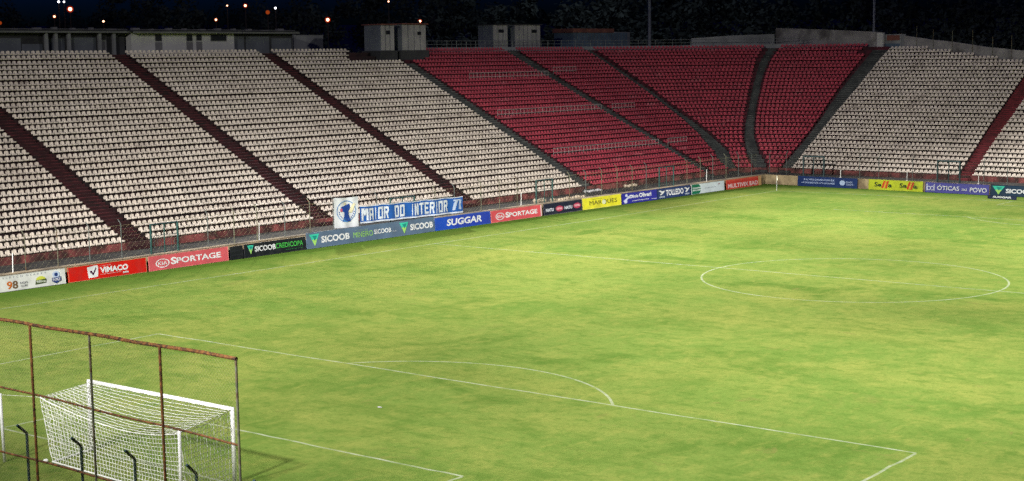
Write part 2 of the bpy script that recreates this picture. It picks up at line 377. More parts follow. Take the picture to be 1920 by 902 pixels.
# ------------------------------------------------------------------ walkway between the pitch wall and the terraces
b = MB()
qs = list(np.linspace(-112, 0, 12))+list(np.linspace(.3, ARC, 8))+list(np.linspace(ARC+.5, 60, 8))
inner = []
for q in qs:
    p, nn = plan(q, 0)
    if q <= 0: s = np.array([wl(p[1], .25), p[1]])
    elif q < ARC: s = np.array([wl(110.4, .25), wf(-37.4, .25)])
    else: s = np.array([p[0], wf(p[0], .25)])
    inner.append(s)
vs = [(*s, .97) for s in inner]+[(*plan(q, .02)[0], .97) for q in qs]
n_ = len(qs)
b.add(vs, [(i, i+1, n_+i+1, n_+i) for i in range(n_-1)])
tag(b.build('walkway', M['walk']), kind='structure')

# ------------------------------------------------------------------ grandstands: stepped terrace, stairs, kerb
def qrange(a, c):
    """sample points of the front line between a and c, dense in the corner"""
    s = {a, c}
    for q in list(np.arange(-110, 0, 6))+[0]+list(np.linspace(0, ARC, 25))+list(np.arange(ARC, 60, 6)):
        if a < q < c: s.add(float(q))
    return sorted(s)
def steps(b, lo, hi, k0, k1, dz=0.0, dr=0.0, half=False):
    for k in range(k0, k1):
        a, c = lo(k), hi(k)
        if c-a < .05: continue
        qq = qrange(a, c); z = ZT+RISE*k+dz; o0, o1 = k*RUN-dr, (k+1)*RUN-dr
        zl = z-RISE-.12 if k else .97
        A = [plan(q, o0)[0] for q in qq]; Bp = [plan(q, o1+.02)[0] for q in qq]; m = len(qq)
        b.add([(*p, zl) for p in A]+[(*p, z) for p in A]+[(*p, z) for p in Bp],
              [(i, i+1, m+i+1, m+i) for i in range(m-1)]+[(m+i, m+i+1, 2*m+i+1, 2*m+i) for i in range(m-1)])
def stair(b, lo, hi, k0, k1):
    """stairs of an aisle: a skin just proud of the terrace and a half step on every tread"""
    steps(b, lo, hi, k0, k1, dz=.012, dr=.012)
    for k in range(k0, k1):
        qq = qrange(lo(k), hi(k)); z0 = ZT+RISE*(k-1)+.012; z1 = z0+RISE/2; o1 = k*RUN-.014; o0 = o1-RUN/2
        if k == 0: z0 = .97; z1 = 1.21
        A = [plan(q, o0)[0] for q in qq]; Bp = [plan(q, o1)[0] for q in qq]; m = len(qq)
        b.add([(*p, z0) for p in A]+[(*p, z1) for p in A]+[(*p, z1) for p in Bp]+[(*p, z0) for p in Bp],
              [(i, i+1, m+i+1, m+i) for i in range(m-1)]+[(m+i, m+i+1, 2*m+i+1, 2*m+i) for i in range(m-1)]
              + [(0, m, 2*m, 3*m), (m-1, 4*m-1, 3*m-1, 2*m-1)])
def edges_of(b, lo, hi, k0, k1):  # lighter strips at step fronts, tread and riser shading put into the colour
    for k in range(k0, k1):
        qq = qrange(lo(k)+.05, hi(k)-.05)
        for z, o in ((ZT+RISE*k+.014, k*RUN-.02), (ZT+RISE*(k-.5)+.014, k*RUN-.014-RUN/2-.006)):
            if k == 0 and o < -.1: continue
            for q0, q1 in zip(qq[:-1], qq[1:]):
                A, B_ = plan(q0, o)[0], plan(q1, o)[0]; C_, D_ = plan(q0, o+.11)[0], plan(q1, o+.11)[0]
                b.add([(*A, z-.05), (*B_, z-.05), (*A, z), (*B_, z), (*C_, z), (*D_, z)], [(0, 1, 3, 2), (2, 3, 5, 4)])
def kerb(b, a, c):
    qq = qrange(a, c); m = len(qq); A = [plan(q, -.035)[0] for q in qq]; Bp = [plan(q, .14)[0] for q in qq]
    b.add([(*p, .965) for p in A]+[(*p, ZT+.015) for p in A]+[(*p, ZT+.015) for p in Bp],
          [(i, i+1, m+i+1, m+i) for i in range(m-1)]+[(m+i, m+i+1, 2*m+i+1, 2*m+i) for i in range(m-1)])
BOUND1, BOUND2 = -25.4, 6.3
const = lambda v: (lambda k: v)
def aisle(l, r): return (lambda k: edge(l, k)+.06, lambda k: edge(r, k)-.06)
def stand(name, label, a, c, m, aisles, kmax=ROWS, cut=False):
    g = thing(name, label, 'grandstand', (*plan((a+c)/2, 0)[0], 0))
    bb = MB(); hi = (lambda k: min(c, far_cut(k)+1.2)) if cut else const(c)
    steps(bb, const(a), hi, 0, kmax); bb.build('terrace', m, g)
    kb = MB(); kerb(kb, a, c); kb.build('front_kerb', M['kerb'], g)
    for l, r, mm, k1 in aisles:
        sb = MB(); stair(sb, *aisle(l, r), 0, k1); st_ = sb.build('staircase', mm, g)
        sb = MB(); edges_of(sb, *aisle(l, r), 0, k1); sb.build('step_edges', M['edge_grey'] if mm is M['grey_conc'] else M['edge_red'], st_)
    return g
stand('grandstand', 'long straight grandstand of cream seats along the left touchline', -110., BOUND1, M['maroon'],
      [('S0R', 'S1L', M['maroon_stair'], 33), ('S1R', 'S2L', M['maroon_stair'], 33), ('S2R', 'S3L', M['maroon_stair'], 33)])
stand('grandstand', 'curved corner grandstand filled with red seats', BOUND1, BOUND2, M['dark_red'],
      [('S3R', 'EL', M['grey_conc'], 30), ('ER', 'FL', M['grey_conc'], 33), ('FR', 'GL', M['grey_conc'], 33), ('GR', 'HL', M['grey_conc'], 33)])
stand('grandstand', 'end grandstand of cream seats behind the far goal line', BOUND2, 60., M['maroon'],
      [('HR', 'IL', M['grey_conc'], 32), ('IR', 'JL', M['maroon_bright'], 26)], kmax=32, cut=True)

# ------------------------------------------------------------------ seats
def seat_shape():
    prof = [(-.00, .105, .228, 0, 0), (-.005, .195, .228, 0, 0), (.03, .207, .225, .010, 0), (.17, .190, .21, .03, 0), (.31, .190, .19, .035, .0),
            (.355, .25, .182, .02, .02), (.385, .355, .168, 0, .03), (.405, .405, .145, -.012, .035), (.412, .432, .085, -.01, .03)]
    us = [-1, -.62, 0, .62, 1]
    V = []
    for y, z, wd, lift, curl in prof:
        for u in us: V.append((u*wd, y-curl*u*u*1.2, z+lift*u*u))
    nrow, nc = len(prof), len(us); n1 = len(V)
    for (x, y, z) in V[:n1]: V.append((x*.97, y+.022, z-.016 if y < .33 else z-.012))
    F = []
    for j in range(nrow-1):
        for i in range(nc-1):
            a = j*nc+i; F.append((a, a+1, a+nc+1, a+nc)); F.append((n1+a, n1+a+nc, n1+a+nc+1, n1+a+1))
    for j in range(nrow-1):
        a = j*nc; F.append((a, a+nc, n1+a+nc, n1+a)); a = j*nc+nc-1; F.append((a+nc, a, n1+a, n1+a+nc))
    for i in range(nc-1):
        a = (nrow-1)*nc+i; F.append((a, a+1, n1+a+1, n1+a)); a = i; F.append((a+1, a, n1+a, n1+a+1))
    return np.array(V), F
SV, SF = seat_shape()
PITCH = .47
SEATS = {'cream': [], 'red': []}
def fill(kind, tagname, l, r, k0, k1, lo=None, hi=None):
    for k in range(k0, k1):
        a, c = edge(l, k), edge(r, k)
        if lo and lo(k) is not None: a = max(a, lo(k))
        if hi and hi(k) is not None: c = min(c, hi(k))
        s0, s1 = s_of(a, k), s_of(c, k); n = int((s1-s0+.03)/PITCH); dzr = random.choice((0, 0, 0, .012, -.012, -.02, -.035))
        if n < 1: continue
        st = (s1-s0)/n if n > 4 else PITCH
        for i in range(n):
            q = q_of(s0+(i+.5)*st, k); p, nn = plan(q, k*RUN+.01); z = ZT+RISE*k+dzr
            if not in_view((*p, z+.3)): continue
            SEATS[kind].append((p[0], p[1], z, -nn[0], -nn[1], k, i, n, tagname, np.linalg.norm(np.array([*p, z])-CAM)))
fill('cream', 'S0', 'S0L', 'S0R', 0, 33); fill('cream', 'S1', 'S1L', 'S1R', 0, 33); fill('cream', 'S2', 'S2L', 'S2R', 0, 33)
fill('cream', 'S3', 'S3L', 'S3R', 0, 33, hi=lambda k: {32: -31.7, 31: -32.5, 30: -33.2}.get(k))
fill('red', 'E', 'EL', 'ER', 0, 33, lo=lambda k: {32: -20.6, 31: -21.4, 30: -22.2}.get(k))
fill('red', 'F', 'FL', 'FR', 0, 33); fill('red', 'G', 'GL', 'GR', 0, 33); fill('red', 'H', 'HL', 'HR', 0, 33, hi=lambda k: {32: 5.9, 31: 5.85, 30: 5.8}.get(k))
fill('cream', 'I', 'IL', 'IR', 0, 32, hi=far_cut); fill('cream', 'J', 'JL', 'JR', 0, 27, hi=far_cut)
ordn = lambda i: '%d%s' % (i, 'th' if 10 <= i % 100 <= 20 else {1: 'st', 2: 'nd', 3: 'rd'}.get(i % 10, 'th'))
rowname = lambda k: 'front row' if k == 0 else ordn(k+1)+' row up'
def seat_label(kind, t):
    k, i, n, s = t[5], t[6], t[7], t[8]
    if s == 'S0': return 'cream seat in %s, %s seat left of the leftmost maroon stairs' % (rowname(k), ordn(n-i))
    if s == 'S1': return 'cream seat in %s, %s seat right of the leftmost maroon stairs' % (rowname(k), ordn(i+1))
    if s == 'S2': return 'cream seat in %s, %s seat right of the second maroon stairs' % (rowname(k), ordn(i+1))
    if s == 'S3': return 'cream seat in %s, %s seat right of the third maroon stairs' % (rowname(k), ordn(i+1))
    return 'red seat in %s, %s seat right of the leftmost grey stairs' % (rowname(k), ordn(i+1))
def seat_mesh(name, pts, m):
    P = np.array([[t[0], t[1], t[2]] for t in pts]); D = np.array([[t[3], t[4]] for t in pts])
    N = len(P); jit = RNG.normal(0, .012, (N, 1)); hz = RNG.normal(0, .006, N)
    # local x -> along the row, local y -> away from the pitch
    X = np.stack([-D[:, 1], D[:, 0]], 1); Yv = -D+X*jit
    V = np.empty((N, len(SV), 3))
    V[:, :, 0] = P[:, None, 0]+X[:, None, 0]*SV[None, :, 0]+Yv[:, None, 0]*SV[None, :, 1]
    V[:, :, 1] = P[:, None, 1]+X[:, None, 1]*SV[None, :, 0]+Yv[:, None, 1]*SV[None, :, 1]
    V[:, :, 2] = P[:, None, 2]+SV[None, :, 2]+hz[:, None]
    F = (np.array(SF)[None]+(np.arange(N)*len(SV))[:, None, None]).reshape(-1)
    me = bpy.data.meshes.new(name); nf = N*len(SF)
    me.vertices.add(N*len(SV)); me.vertices.foreach_set('co', V.reshape(-1)); me.loops.add(nf*4); me.loops.foreach_set('vertex_index', F.astype(np.int32))
    me.polygons.add(nf); me.polygons.foreach_set('loop_start', np.arange(0, nf*4, 4, dtype=np.int32)); me.polygons.foreach_set('use_smooth', np.ones(nf, bool))
    me.materials.append(m); me.update(calc_edges=True); me.validate()
    o = bpy.data.objects.new(name, me); COL.objects.link(o); return o
for kind, grp in (('cream', 'cream seats of the grandstands'), ('red', 'red seats of the corner grandstand')):
    L = sorted(SEATS[kind], key=lambda t: t[9]); near, rest = L[:300], L[300:]
    me = bpy.data.meshes.new(kind+'_seat'); me.from_pydata([tuple(v) for v in SV], [], SF); me.materials.append(M[kind])
    me.polygons.foreach_set('use_smooth', [True]*len(me.polygons))
    proto = bpy.data.objects.new(kind+'_stadium_seat', me)
    for i, t in enumerate(near):
        o = proto if i == 0 else proto.copy(); COL.objects.link(o)
        o.location = (t[0], t[1], t[2]); o.rotation_euler = (0, 0, math.atan2(t[3], -t[4])+random.gauss(0, .01))
        tag(o, seat_label(kind, t), 'seat', grp)
    tag(seat_mesh(kind+'_stadium_seats', rest, M[kind]), 'remaining rows of %s plastic seats filling the grandstands' % kind, 'seats', grp, 'stuff')

# ------------------------------------------------------------------ perimeter wall, fences, gates
g = thing('perimeter_wall', 'low tan concrete wall round the pitch behind the advertising boards', 'wall', (wl(110.4), wf(-37.4), 0))
b = MB()
def wallrun(b, p0, p1, th, h, out):
    p0 = np.array(p0); p1 = np.array(p1); d = p1-p0; L = np.linalg.norm(d); d /= L; o = np.array(out, float)
    b.box((*((p0+p1)/2+o*th/2), h/2-.03), L, th, h+.06, ((*d, 0), (*o, 0), (0, 0, 1)))
wallrun(b, (wl(-12), -12), (wl(110.57), 110.57), .26, 1.0, NL); b.build('long_wall', M['wall'], g)
b = MB(); wallrun(b, (wl(110.57)-.0, wf(-37.42)), (40, wf(40)), .26, .99, NF); b.build('end_wall', M['wall'], g)
b = MB()
p0, p1 = np.array((wl(-12), -12)), np.array((wl(110.6), 110.6)); d = (p1-p0)/np.linalg.norm(p1-p0)
b.box((*((p0+p1)/2+NL*.13), 1.03), np.linalg.norm(p1-p0), .32, .07, ((*d, 0), (*NL, 0), (0, 0, 1)))
b.build('coping', mat('wall_coping', (.36, .29, .2), .9, .3, 1.0, col2=(.16, .13, .1), thr=(.45, .62), scale2=.5), g)

def bent_post(b, x, y, zb, h, out, r=.03, arm=.38, n=6):
    o = np.array([*out, 0.])
    p = [np.array((x, y, zb)), np.array((x, y, zb+h)), np.array((x, y, zb+h+.07))+o*.06, np.array((x, y, zb+h+.30))+o*arm*.75]
    b.path(p, r, n)
def link_wires(b, f, length, z0, z1, step, r=.004):
    """diagonal wires of a chain link sheet; f(s) gives plan xy at distance s"""
    H = z1-z0
    for sgn in (1, -1):
        s = -H
        while s < length+H:
            a0, a1 = s, s+H*sgn if sgn > 0 else s-H
            # clip to 0..length
            sa, za, sb_, zb = s, z0, s+sgn*H, z1
            lo_, hi_ = (sa, sb_) if sa < sb_ else (sb_, sa)
            if hi_ > 0 and lo_ < length:
                def zat(x): return z0+(x-sa)*sgn
                xa, xb = max(lo_, 0), min(hi_, length)
                b.tube((*f(xa), zat(xa)), (*f(xb), zat(xb)), r, 3, cap=False)
            s += step
left_posts = [19.8, 22.1, 24.4, 26.75, 29.2, 36.3, 38.6, 40.7, 43.3, 45.75, 48.1, 50.4, 52.7, 59.3, 61.6, 64.9, 67.25, 69.6, 76.9, 79.3, 81.7, 84.1, 86.5, 88.8, 95.8, 98.2, 100.5, 103, 105.4, 108]
g = thing('perimeter_fence', 'thin bent steel posts of the fence above the touchline wall', 'fence', (wl(60, .12), 60, 1.06))
for y in left_posts:
    b = MB(); bent_post(b, wl(y, .12), y, 1.06, 2.22+random.uniform(-.08, .08), NL, .034); b.build('post', M['greysteel'] if random.random() < .4 else M['fence_steel'], g)
b = MB(); fl = lambda s: (wl(18+s, .12), 18+s)
link_wires(b, fl, 91, 1.1, 3.2, .42, .0022); b.build('chain_link', M['wire'], g)
for zz in (3.2,):
    b = MB(); b.tube((wl(18, .12), 18, zz), (wl(109, .12), 109, zz), .008, 4); b.build('tension_wire', M['wire'], g)
g = thing('perimeter_fence', 'thin bent steel posts of the fence above the end wall', 'fence', (-20, wf(-20, .12), 1.0))
for x in [-37, -35, -28.8+2.2, -26.0+1.5, -20.9, -13.6, -11.3, -9]:
    b = MB(); bent_post(b, x, wf(x, .12), 1.0, 2.2, NF, .034); b.build('post', M['fence_steel'], g)
b = MB(); link_wires(b, lambda s: (-37.3+s, wf(-37.3+s, .12)), 32, 1.05, 3.1, .42, .0022); b.build('chain_link', M['wire'], g)

def gate(p0, p1, zb, zt, label, far=False):
    p0 = np.array(p0); p1 = np.array(p1); mid = (p0+p1)/2
    g = thing('fence_gate', label, 'gate', (*mid, zb), 'green gates in the pitch fence')
    for p, nm, r in ((p0, 'gate_post', .075), (p1, 'gate_post', .075), (mid, 'gate_post', .045)):
        b = MB(); b.tube((*p, zb), (*p, zt), r*(1.3 if far else 1), 8); b.build(nm, M['dkgreen'] if far else M['green'], g)
    b = MB(); b.tube((*p0, zt-.03), (*p1, zt-.03), .09 if far else .06, 6); b.build('lintel', M['dkgreen'], g)
    b = MB()
    for i in (.12, .25, .37, .63, .75, .87): q = p0+(p1-p0)*i; b.tube((*q, zb+.1), (*q, zb+1.2), .010, 4)
    b.tube((*p0, zb+1.2), (*p1, zb+1.2), .018, 5); b.tube((*p0, zb+.1), (*p1, zb+.1), .018, 5)
    b.build('gate_leaf', M['dkgreen'], g)
gl = lambda y: (wl(y, .14), y)
gate(gl(31.55), gl(33.75), 1.06, 3.05, 'green pipe gate at the foot of the leftmost maroon stairs')
gate(gl(54.2), gl(56.9), 1.06, 2.95, 'green pipe gate behind the long blue banner')
gate(gl(72.2), gl(74.45), 1.06, 3.08, 'green pipe gate above the small black board')
gate(gl(91.0), gl(93.45), 1.06, 3.0, 'green pipe gate in front of the red seats')
gfx = lambda x: (x, wf(x, .14))
gate(gfx(-33.0), gfx(-30.65), 1.0, 3.08, 'dark green gate above the plain blue board on the far side', True)
gate(gfx(-18.3), gfx(-16.03), 1.0, 3.1, 'dark green gate above the purple board on the far side', True)
for (x, y, h, lb) in ((wl(21.2, .13), 21.2, 1.2, 'short white pipe standing above the white board'), (wl(40.7, .16), 40.9, 1.25, 'short white pipe behind the black board with green lettering'),
                      (wl(70.1, .16), 70.15, 1.1, 'short white pipe leaning above the right pink board'), (wl(99.3, .16), 99.4, 1.2, 'short white pipe behind the green and white board'),
                      (-28.76, wf(-28.76, .16), .75, 'pinkish pipe stub behind the plain blue board'), (-21.5, wf(-21.5, .16), .82, 'white pipe stub behind the yellow board on the far side'),
                      (-14.15, wf(-14.15, .16), .75, 'white pipe stub between the purple and dark boards')):
    b = MB(); b.tube((x, y, 1.0), (x, y+.04, 1.0+h), .028, 8); b.box((x, y, 1.03), .16, .16, .05); b.tube((x, y+.04, 1.0+h), (x, y+.04, 1.03+h), .045, 8)
    tag(b.build('pipe_stub', M['white']), lb, 'pipe', 'white pipe stubs on the perimeter wall')

# ------------------------------------------------------------------ advertising boards
def board(label, p0, u, length, h, col, items, lean=4, th=.05, zb=.02, edge_col=None, out=None, name='advertising_board', grp='advertising boards round the pitch'):
    p0 = np.array([*p0, zb]); u3 = np.array([*u, 0.]); n3 = np.array([u[1], -u[0], 0.])        # n3 faces the pitch
    v3 = np.array([0, 0, 1.])*math.cos(R(lean))-n3*math.sin(R(lean)); f3 = np.cross(u3, v3)
    if f3@n3 < 0: f3 = -f3
    g = thing(name, label, 'advertising board', tuple(p0), grp)
    b = MB(); b.box(p0+u3*length/2+v3*h/2-f3*th/2, length, h, th, (u3, v3, f3)); b.build('panel', paint(*col), g)
    b = MB()
    for t, s in ((.012, 1),):
        b.box(p0+u3*length/2+v3*(h-.012)+f3*.004, length, .024, .012, (u3, v3, f3)); b.box(p0+u3*length/2+v3*.012+f3*.004, length, .024, .012, (u3, v3, f3))
        b.box(p0+u3*.012+v3*h/2+f3*.004, .024, h-.05, .012, (u3, v3, f3)); b.box(p0+u3*(length-.012)+v3*h/2+f3*.004, .024, h-.05, .012, (u3, v3, f3))
    b.build('trim', paint(*(edge_col or tuple(int(c*.75) for c in col))), g)
    b = MB()
    for i in range(max(2, int(length/2.2)+1)):
        s = .25+(length-.5)*i/max(1, int(length/2.2))
        b.tube(p0+u3*s+v3*h*.8-f3*.06, p0+u3*s-n3*.30+np.array([0, 0, 0.]), .015, 5)
    b.build('back_strut', M['steel'], g)
    put(g, p0, u3, v3, f3, length, h, items)
    return g
def put(g, p0, u3, v3, f3, length, h, items, base=.005):
    for i, it in enumerate(items):
        k, c = it[0], it[1]; off = base+.0022*(i+1)
        P = lambda a, c_: p0+u3*length*a+v3*h*c_+f3*off
        b = MB()
        if k == 't':
            _, _, s, a0_, a1_, v0, v1 = it[:7]; opt = it[7] if len(it) > 7 else {}
            gv, gf = glyphs(s, opt.get('bold', .02), opt.get('shear', 0), opt.get('sp', 1.0))
            dv = opt.get('rise', 0)
            b.add([P(a0_+(a1_-a0_)*x, v0+(v1-v0)*y+dv*x) for x, y in gv], gf); nm = 'lettering'
        elif k == 'p': b.add([P(*q) for q in it[2]], [tuple(range(len(it[2])))]); nm = 'emblem'
        elif k == 'ps':
            for poly in it[2]: b.add([P(*q) for q in poly], [tuple(range(len(poly)))])
            nm = 'emblem'
        elif k == 'e':
            cu, cv, ru, rv = it[2:6]; b.add([P(cu+ru*math.cos(t), cv+rv*math.sin(t)) for t in np.linspace(0, 2*math.pi, 25)[:-1]], [tuple(range(24))]); nm = 'emblem'
        elif k == 'r':
            cu, cv, ru, rv, w_ = it[2:7]
            tt = np.linspace(0, 2*math.pi, 33)[:-1]
            b.add([P(cu+ru*math.cos(t), cv+rv*math.sin(t)) for t in tt]+[P(cu+(ru*(1-w_))*math.cos(t), cv+(rv*(1-w_))*math.sin(t)) for t in tt],
                  [(j, (j+1) % 32, 32+(j+1) % 32, 32+j) for j in range(32)]); nm = 'emblem'
        b.build(nm, paint(*c), g)
def rect(a, c, d, e): return [(a, d), (c, d), (c, e), (a, e)]
W = (238, 238, 240)
TEAL, LIME, DTEAL = (60, 200, 170), (170, 220, 110), (20, 140, 130)
def triangle(a, c, v0, v1):
    m = (a+c)/2; w_ = c-a
    return [('p', TEAL, [(a, v1), (c, v1), (m, v0)]), ('p', LIME, [(a+w_*.24, (v0+v1)/2+.05), (c-w_*.24, (v0+v1)/2+.05), (m, v0)]), ('p', DTEAL, [(a+w_*.32, v1-.1), (c-w_*.22, v1-.1), (m+w_*.03, v1-.42)])]
def oval_logo(cu, cv, ru, rv):
    return [('r', W, cu, cv, ru, rv, .16), ('t', W, 'KIA', cu-ru*.66, cu+ru*.66, cv-rv*.42, cv+rv*.42, dict(bold=.01))]
Bd = lambda y0, y1: ((wl(y0, -.42), y0+.02), UL, (y1-y0)/UL[1]-.04)
def lb(label, y0, y1, h, col, items, **k):
    p, u, L = Bd(y0, y1); return board(label, p, u, L, h, col, items, **k)
lb('white board with orange number and round logos, nearest board on the touchline', 18.6, 24.55, .98, (226, 226, 222), [
    ('t', (120, 128, 140), 'E L E T C N  O S A R R Y', .26, .77, .80, .91, dict(bold=0, sp=1.25)),
    ('t', (205, 110, 45), '9', .30, .365, .12, .62, dict(bold=.03)), ('t', (120, 95, 70), '8', .365, .43, .12, .62, dict(bold=.03)),
    ('t', (120, 120, 128), 'RADIO', .455, .545, .36, .50, dict(bold=.01)), ('t', (120, 120, 128), 'CLUBE', .46, .54, .18, .30, dict(bold=.0)),
    ('e', (205, 210, 80), .70, .47, .058, .22), ('p', (72, 84, 52), [(.63, .20), (.76, .24), (.765, .50), (.64, .46)]), ('t', (220, 226, 210), '98live', .645, .755, .28, .44, dict(bold=.02)),
    ('e', (190, 205, 230), .885, .66, .045, .22), ('e', (40, 62, 120), .885, .66, .022, .12), ('p', (48, 66, 128), [(.83, .26), (.88, .10), (.945, .28), (.945, .50), (.83, .48)]), ('t', W, 'NXZ', .84, .935, .27, .44, dict(bold=.02))])
lb('bright red board with a white tick box', 24.72, 30.72, .97, (214, 24, 16), [
    ('p', W, [(.245, .12), (.365, .16), (.375, .80), (.36, .92), (.235, .84)]), ('p', (70, 20, 60), [(.262, .54), (.285, .62), (.305, .44), (.345, .80), (.352, .70), (.308, .26)]),
    ('t', (240, 180, 175), 'casa rede', .40, .54, .80, .88, dict(bold=.0)),
    ('t', W, 'VIMACO', .395, .755, .36, .74, dict(bold=.045)), ('p', (240, 180, 175), rect(.40, .66, .26, .285)), ('t', W, '2000', .68, .755, .16, .27, dict(bold=.05))], edge_col=(190, 150, 110))
lb('left pink board with an oval emblem, beside the bright red board', 30.88, 37.60, .98, (214, 92, 100), oval_logo(.165, .45, .085, .30)+[('t', W, 'S', .265, .335, .28, .76, dict(bold=.03)), ('t', W, 'PORTAGE', .335, .90, .30, .70, dict(bold=.025))], edge_col=(225, 140, 130))
lb('small plain black board without lettering', 37.75, 38.92, .92, (24, 26, 32), [('p', (40, 42, 50), rect(.08, .92, .30, .34)), ('p', (40, 42, 50), rect(.08, .92, .62, .66))], edge_col=(30, 32, 40))
lb('black board with white and green lettering', 39.0, 44.80, .95, (22, 26, 34), triangle(.05, .15, .22, .88)+[
    ('t', W, 'SICOOB', .165, .50, .36, .76, dict(bold=.035)), ('t', (75, 190, 80), 'CREDICOPA', .50, .955, .38, .76, dict(bold=.012)), ('t', (60, 150, 80), 'cooperativa de credito', .66, .95, .16, .24, dict(bold=0))], edge_col=(60, 60, 64))
lb('long slate grey board under the club banners', 44.88, 58.62, 1.16, (92, 112, 138), triangle(.02, .092, .12, .88)+[
    ('t', W, 'SICOOB', .105, .315, .28, .70, dict(bold=.035)), ('t', (150, 205, 100), 'MINEIRO', .345, .495, .30, .66, dict(bold=.0)), ('t', (150, 185, 150), 'campeonato', .36, .46, .72, .79, dict(bold=0)),
    ('t', W, 'SICOOB', .505, .64, .36, .66, dict(bold=.02)), ('t', (200, 208, 218), '2021', .65, .685, .36, .44, dict(bold=0))]+triangle(.708, .782, .12, .88)+[('t', W, 'SICOOB', .795, .985, .28, .70, dict(bold=.035))], edge_col=(110, 130, 152))
lb('royal blue board with large white lettering', 58.68, 65.46, 1.03, (28, 78, 190), [('p', (40, 66, 176), rect(.30, .99, .06, .94)), ('t', W, 'SUGGAR', .20, .84, .26, .78, dict(bold=.03, shear=.12))], edge_col=(70, 110, 190))
lb('right pink board with an oval emblem, beside the royal blue board', 65.52, 72.28, 1.0, (218, 84, 92), oval_logo(.17, .46, .085, .30)+[('t', W, 'S', .275, .345, .28, .74, dict(bold=.03)), ('t', W, 'PORTAGE', .345, .91, .30, .68, dict(bold=.025)), ('p', (236, 200, 200), rect(.975, .997, .03, .97))], edge_col=(226, 150, 140))
lb('navy board with repeated small white and pink marks', 72.55, 78.05, 1.0, (26, 30, 52), [('t', (215, 218, 228), 'NATU', .05, .25, .28, .56, dict(bold=.05)), ('e', (180, 60, 90), .40, .44, .10, .24), ('t', (236, 170, 180), 'nova', .33, .47, .34, .54, dict(bold=.05)),
    ('t', (215, 218, 228), 'NATU', .53, .735, .30, .58, dict(bold=.05)), ('e', (180, 60, 90), .865, .50, .10, .24), ('t', (236, 170, 180), 'nova', .795, .935, .42, .62, dict(bold=.05))], edge_col=(120, 116, 120))
lb('lemon yellow board with thin black lettering on the touchline', 78.13, 84.0, 1.02, (230, 222, 50), [('t', (90, 130, 40), 'supermercado', .24, .50, .76, .88, dict(bold=.0)), ('t', (40, 42, 30), 'MARQUES', .17, .89, .26, .70, dict(bold=.0)), ('e', (225, 228, 190), .545, .48, .05, .20)], edge_col=(236, 228, 130))
lb('violet blue board with a white figure and two lines of lettering', 84.16, 89.85, 1.0, (44, 44, 150), [
    ('e', (210, 214, 240), .12, .78, .035, .12), ('ps', (210, 214, 240), [[(.03, .30), (.07, .40), (.16, .62), (.22, .56), (.14, .40), (.13, .10), (.07, .06)], [(.13, .66), (.30, .78), (.31, .72), (.15, .56)]]),
    ('t', W, 'Dinis', .20, .46, .48, .78, dict(bold=.03, shear=.15)), ('t', W, 'Oliveri', .48, .83, .46, .86, dict(bold=.03)), ('t', (225, 225, 240), 'material esportivo', .28, .76, .14, .28, dict(bold=.02)), ('t', (225, 225, 240), 'loja', .84, .99, .10, .22, dict(bold=.02))])
bird = lambda a, c: [(a, .80), (a+(c-a)*.35, .82), (a+(c-a)*.6, .70), (c, .78), (c-(c-a)*.1, .62), (a+(c-a)*.45, .36), (a+(c-a)*.2, .40), (a+(c-a)*.5, .58)]
lb('navy board with a white bird mark at both ends', 89.9, 95.65, 1.0, (38, 58, 108), [('p', W, bird(.03, .22)), ('t', (200, 210, 225), 'casa', .05, .21, .12, .26, dict(bold=.02)), ('t', W, 'TOLLEDO', .25, .78, .24, .80, dict(bold=.03)),
    ('p', W, bird(.80, .97)), ('t', (200, 210, 225), 'casa', .82, .96, .12, .26, dict(bold=.02))])
lb('white board with a green rounded left end', 95.82, 101.85, .98, (206, 216, 222), [('p', (0, 112, 78), [(.01, .03), (.20, .03)]+[(.20+.075*math.sin(t), .5-.47*math.cos(t)) for t in np.linspace(0.1, math.pi-.1, 10)]+[(.20, .97), (.01, .97)]),
    ('t', W, 'FACULDADE', .03, .27, .54, .68, dict(bold=.05)), ('t', W, 'SETE LAGOAS', .03, .27, .32, .46, dict(bold=.05)), ('t', (170, 176, 190), 'educacao a distancia', .40, .74, .44, .56, dict(bold=0)), ('p', (150, 70, 80), [(.80, .68), (.86, .74), (.87, .80), (.82, .78)])])
lb('red board with pale lettering along its lower half, beside the corner', 102.25, 109.1, .98, (196, 52, 44), [('p', (206, 74, 58), rect(.01, .9, .80, .97)), ('t', (232, 196, 196), 'MULTIVIX EAD', .04, .90, .12, .56, dict(bold=.03)), ('p', (200, 160, 110), rect(.915, .995, .02, .98))], edge_col=(206, 130, 90))
Bf = lambda x0, x1: ((x0+.02, wf(x0, -.40)), UF, (x1-x0)-.04)
def fb(label, x0, x1, h, col, items, **k):
    p, u, L = Bf(x0, x1); return board(label, p, u, L, h, col, items, **k)
LB = (170, 186, 222)
fb('dark blue board with two lines of pale lettering and a round mark', -33.4, -26.6, 1.02, (14, 46, 104), [('t', LB, 'SUA VIDA GANHA COM ELE', .10, .62, .60, .78, dict(bold=.04)), ('t', LB, 'UNIVERSIDADE AO ALCANCE', .07, .63, .30, .46, dict(bold=.03)),
    ('e', (178, 196, 228), .755, .50, .045, .26), ('t', LB, 'CIDADE', .81, .92, .50, .66, dict(bold=.03)), ('t', LB, 'CARTAO', .82, .94, .28, .42, dict(bold=.03))], edge_col=(20, 60, 110))
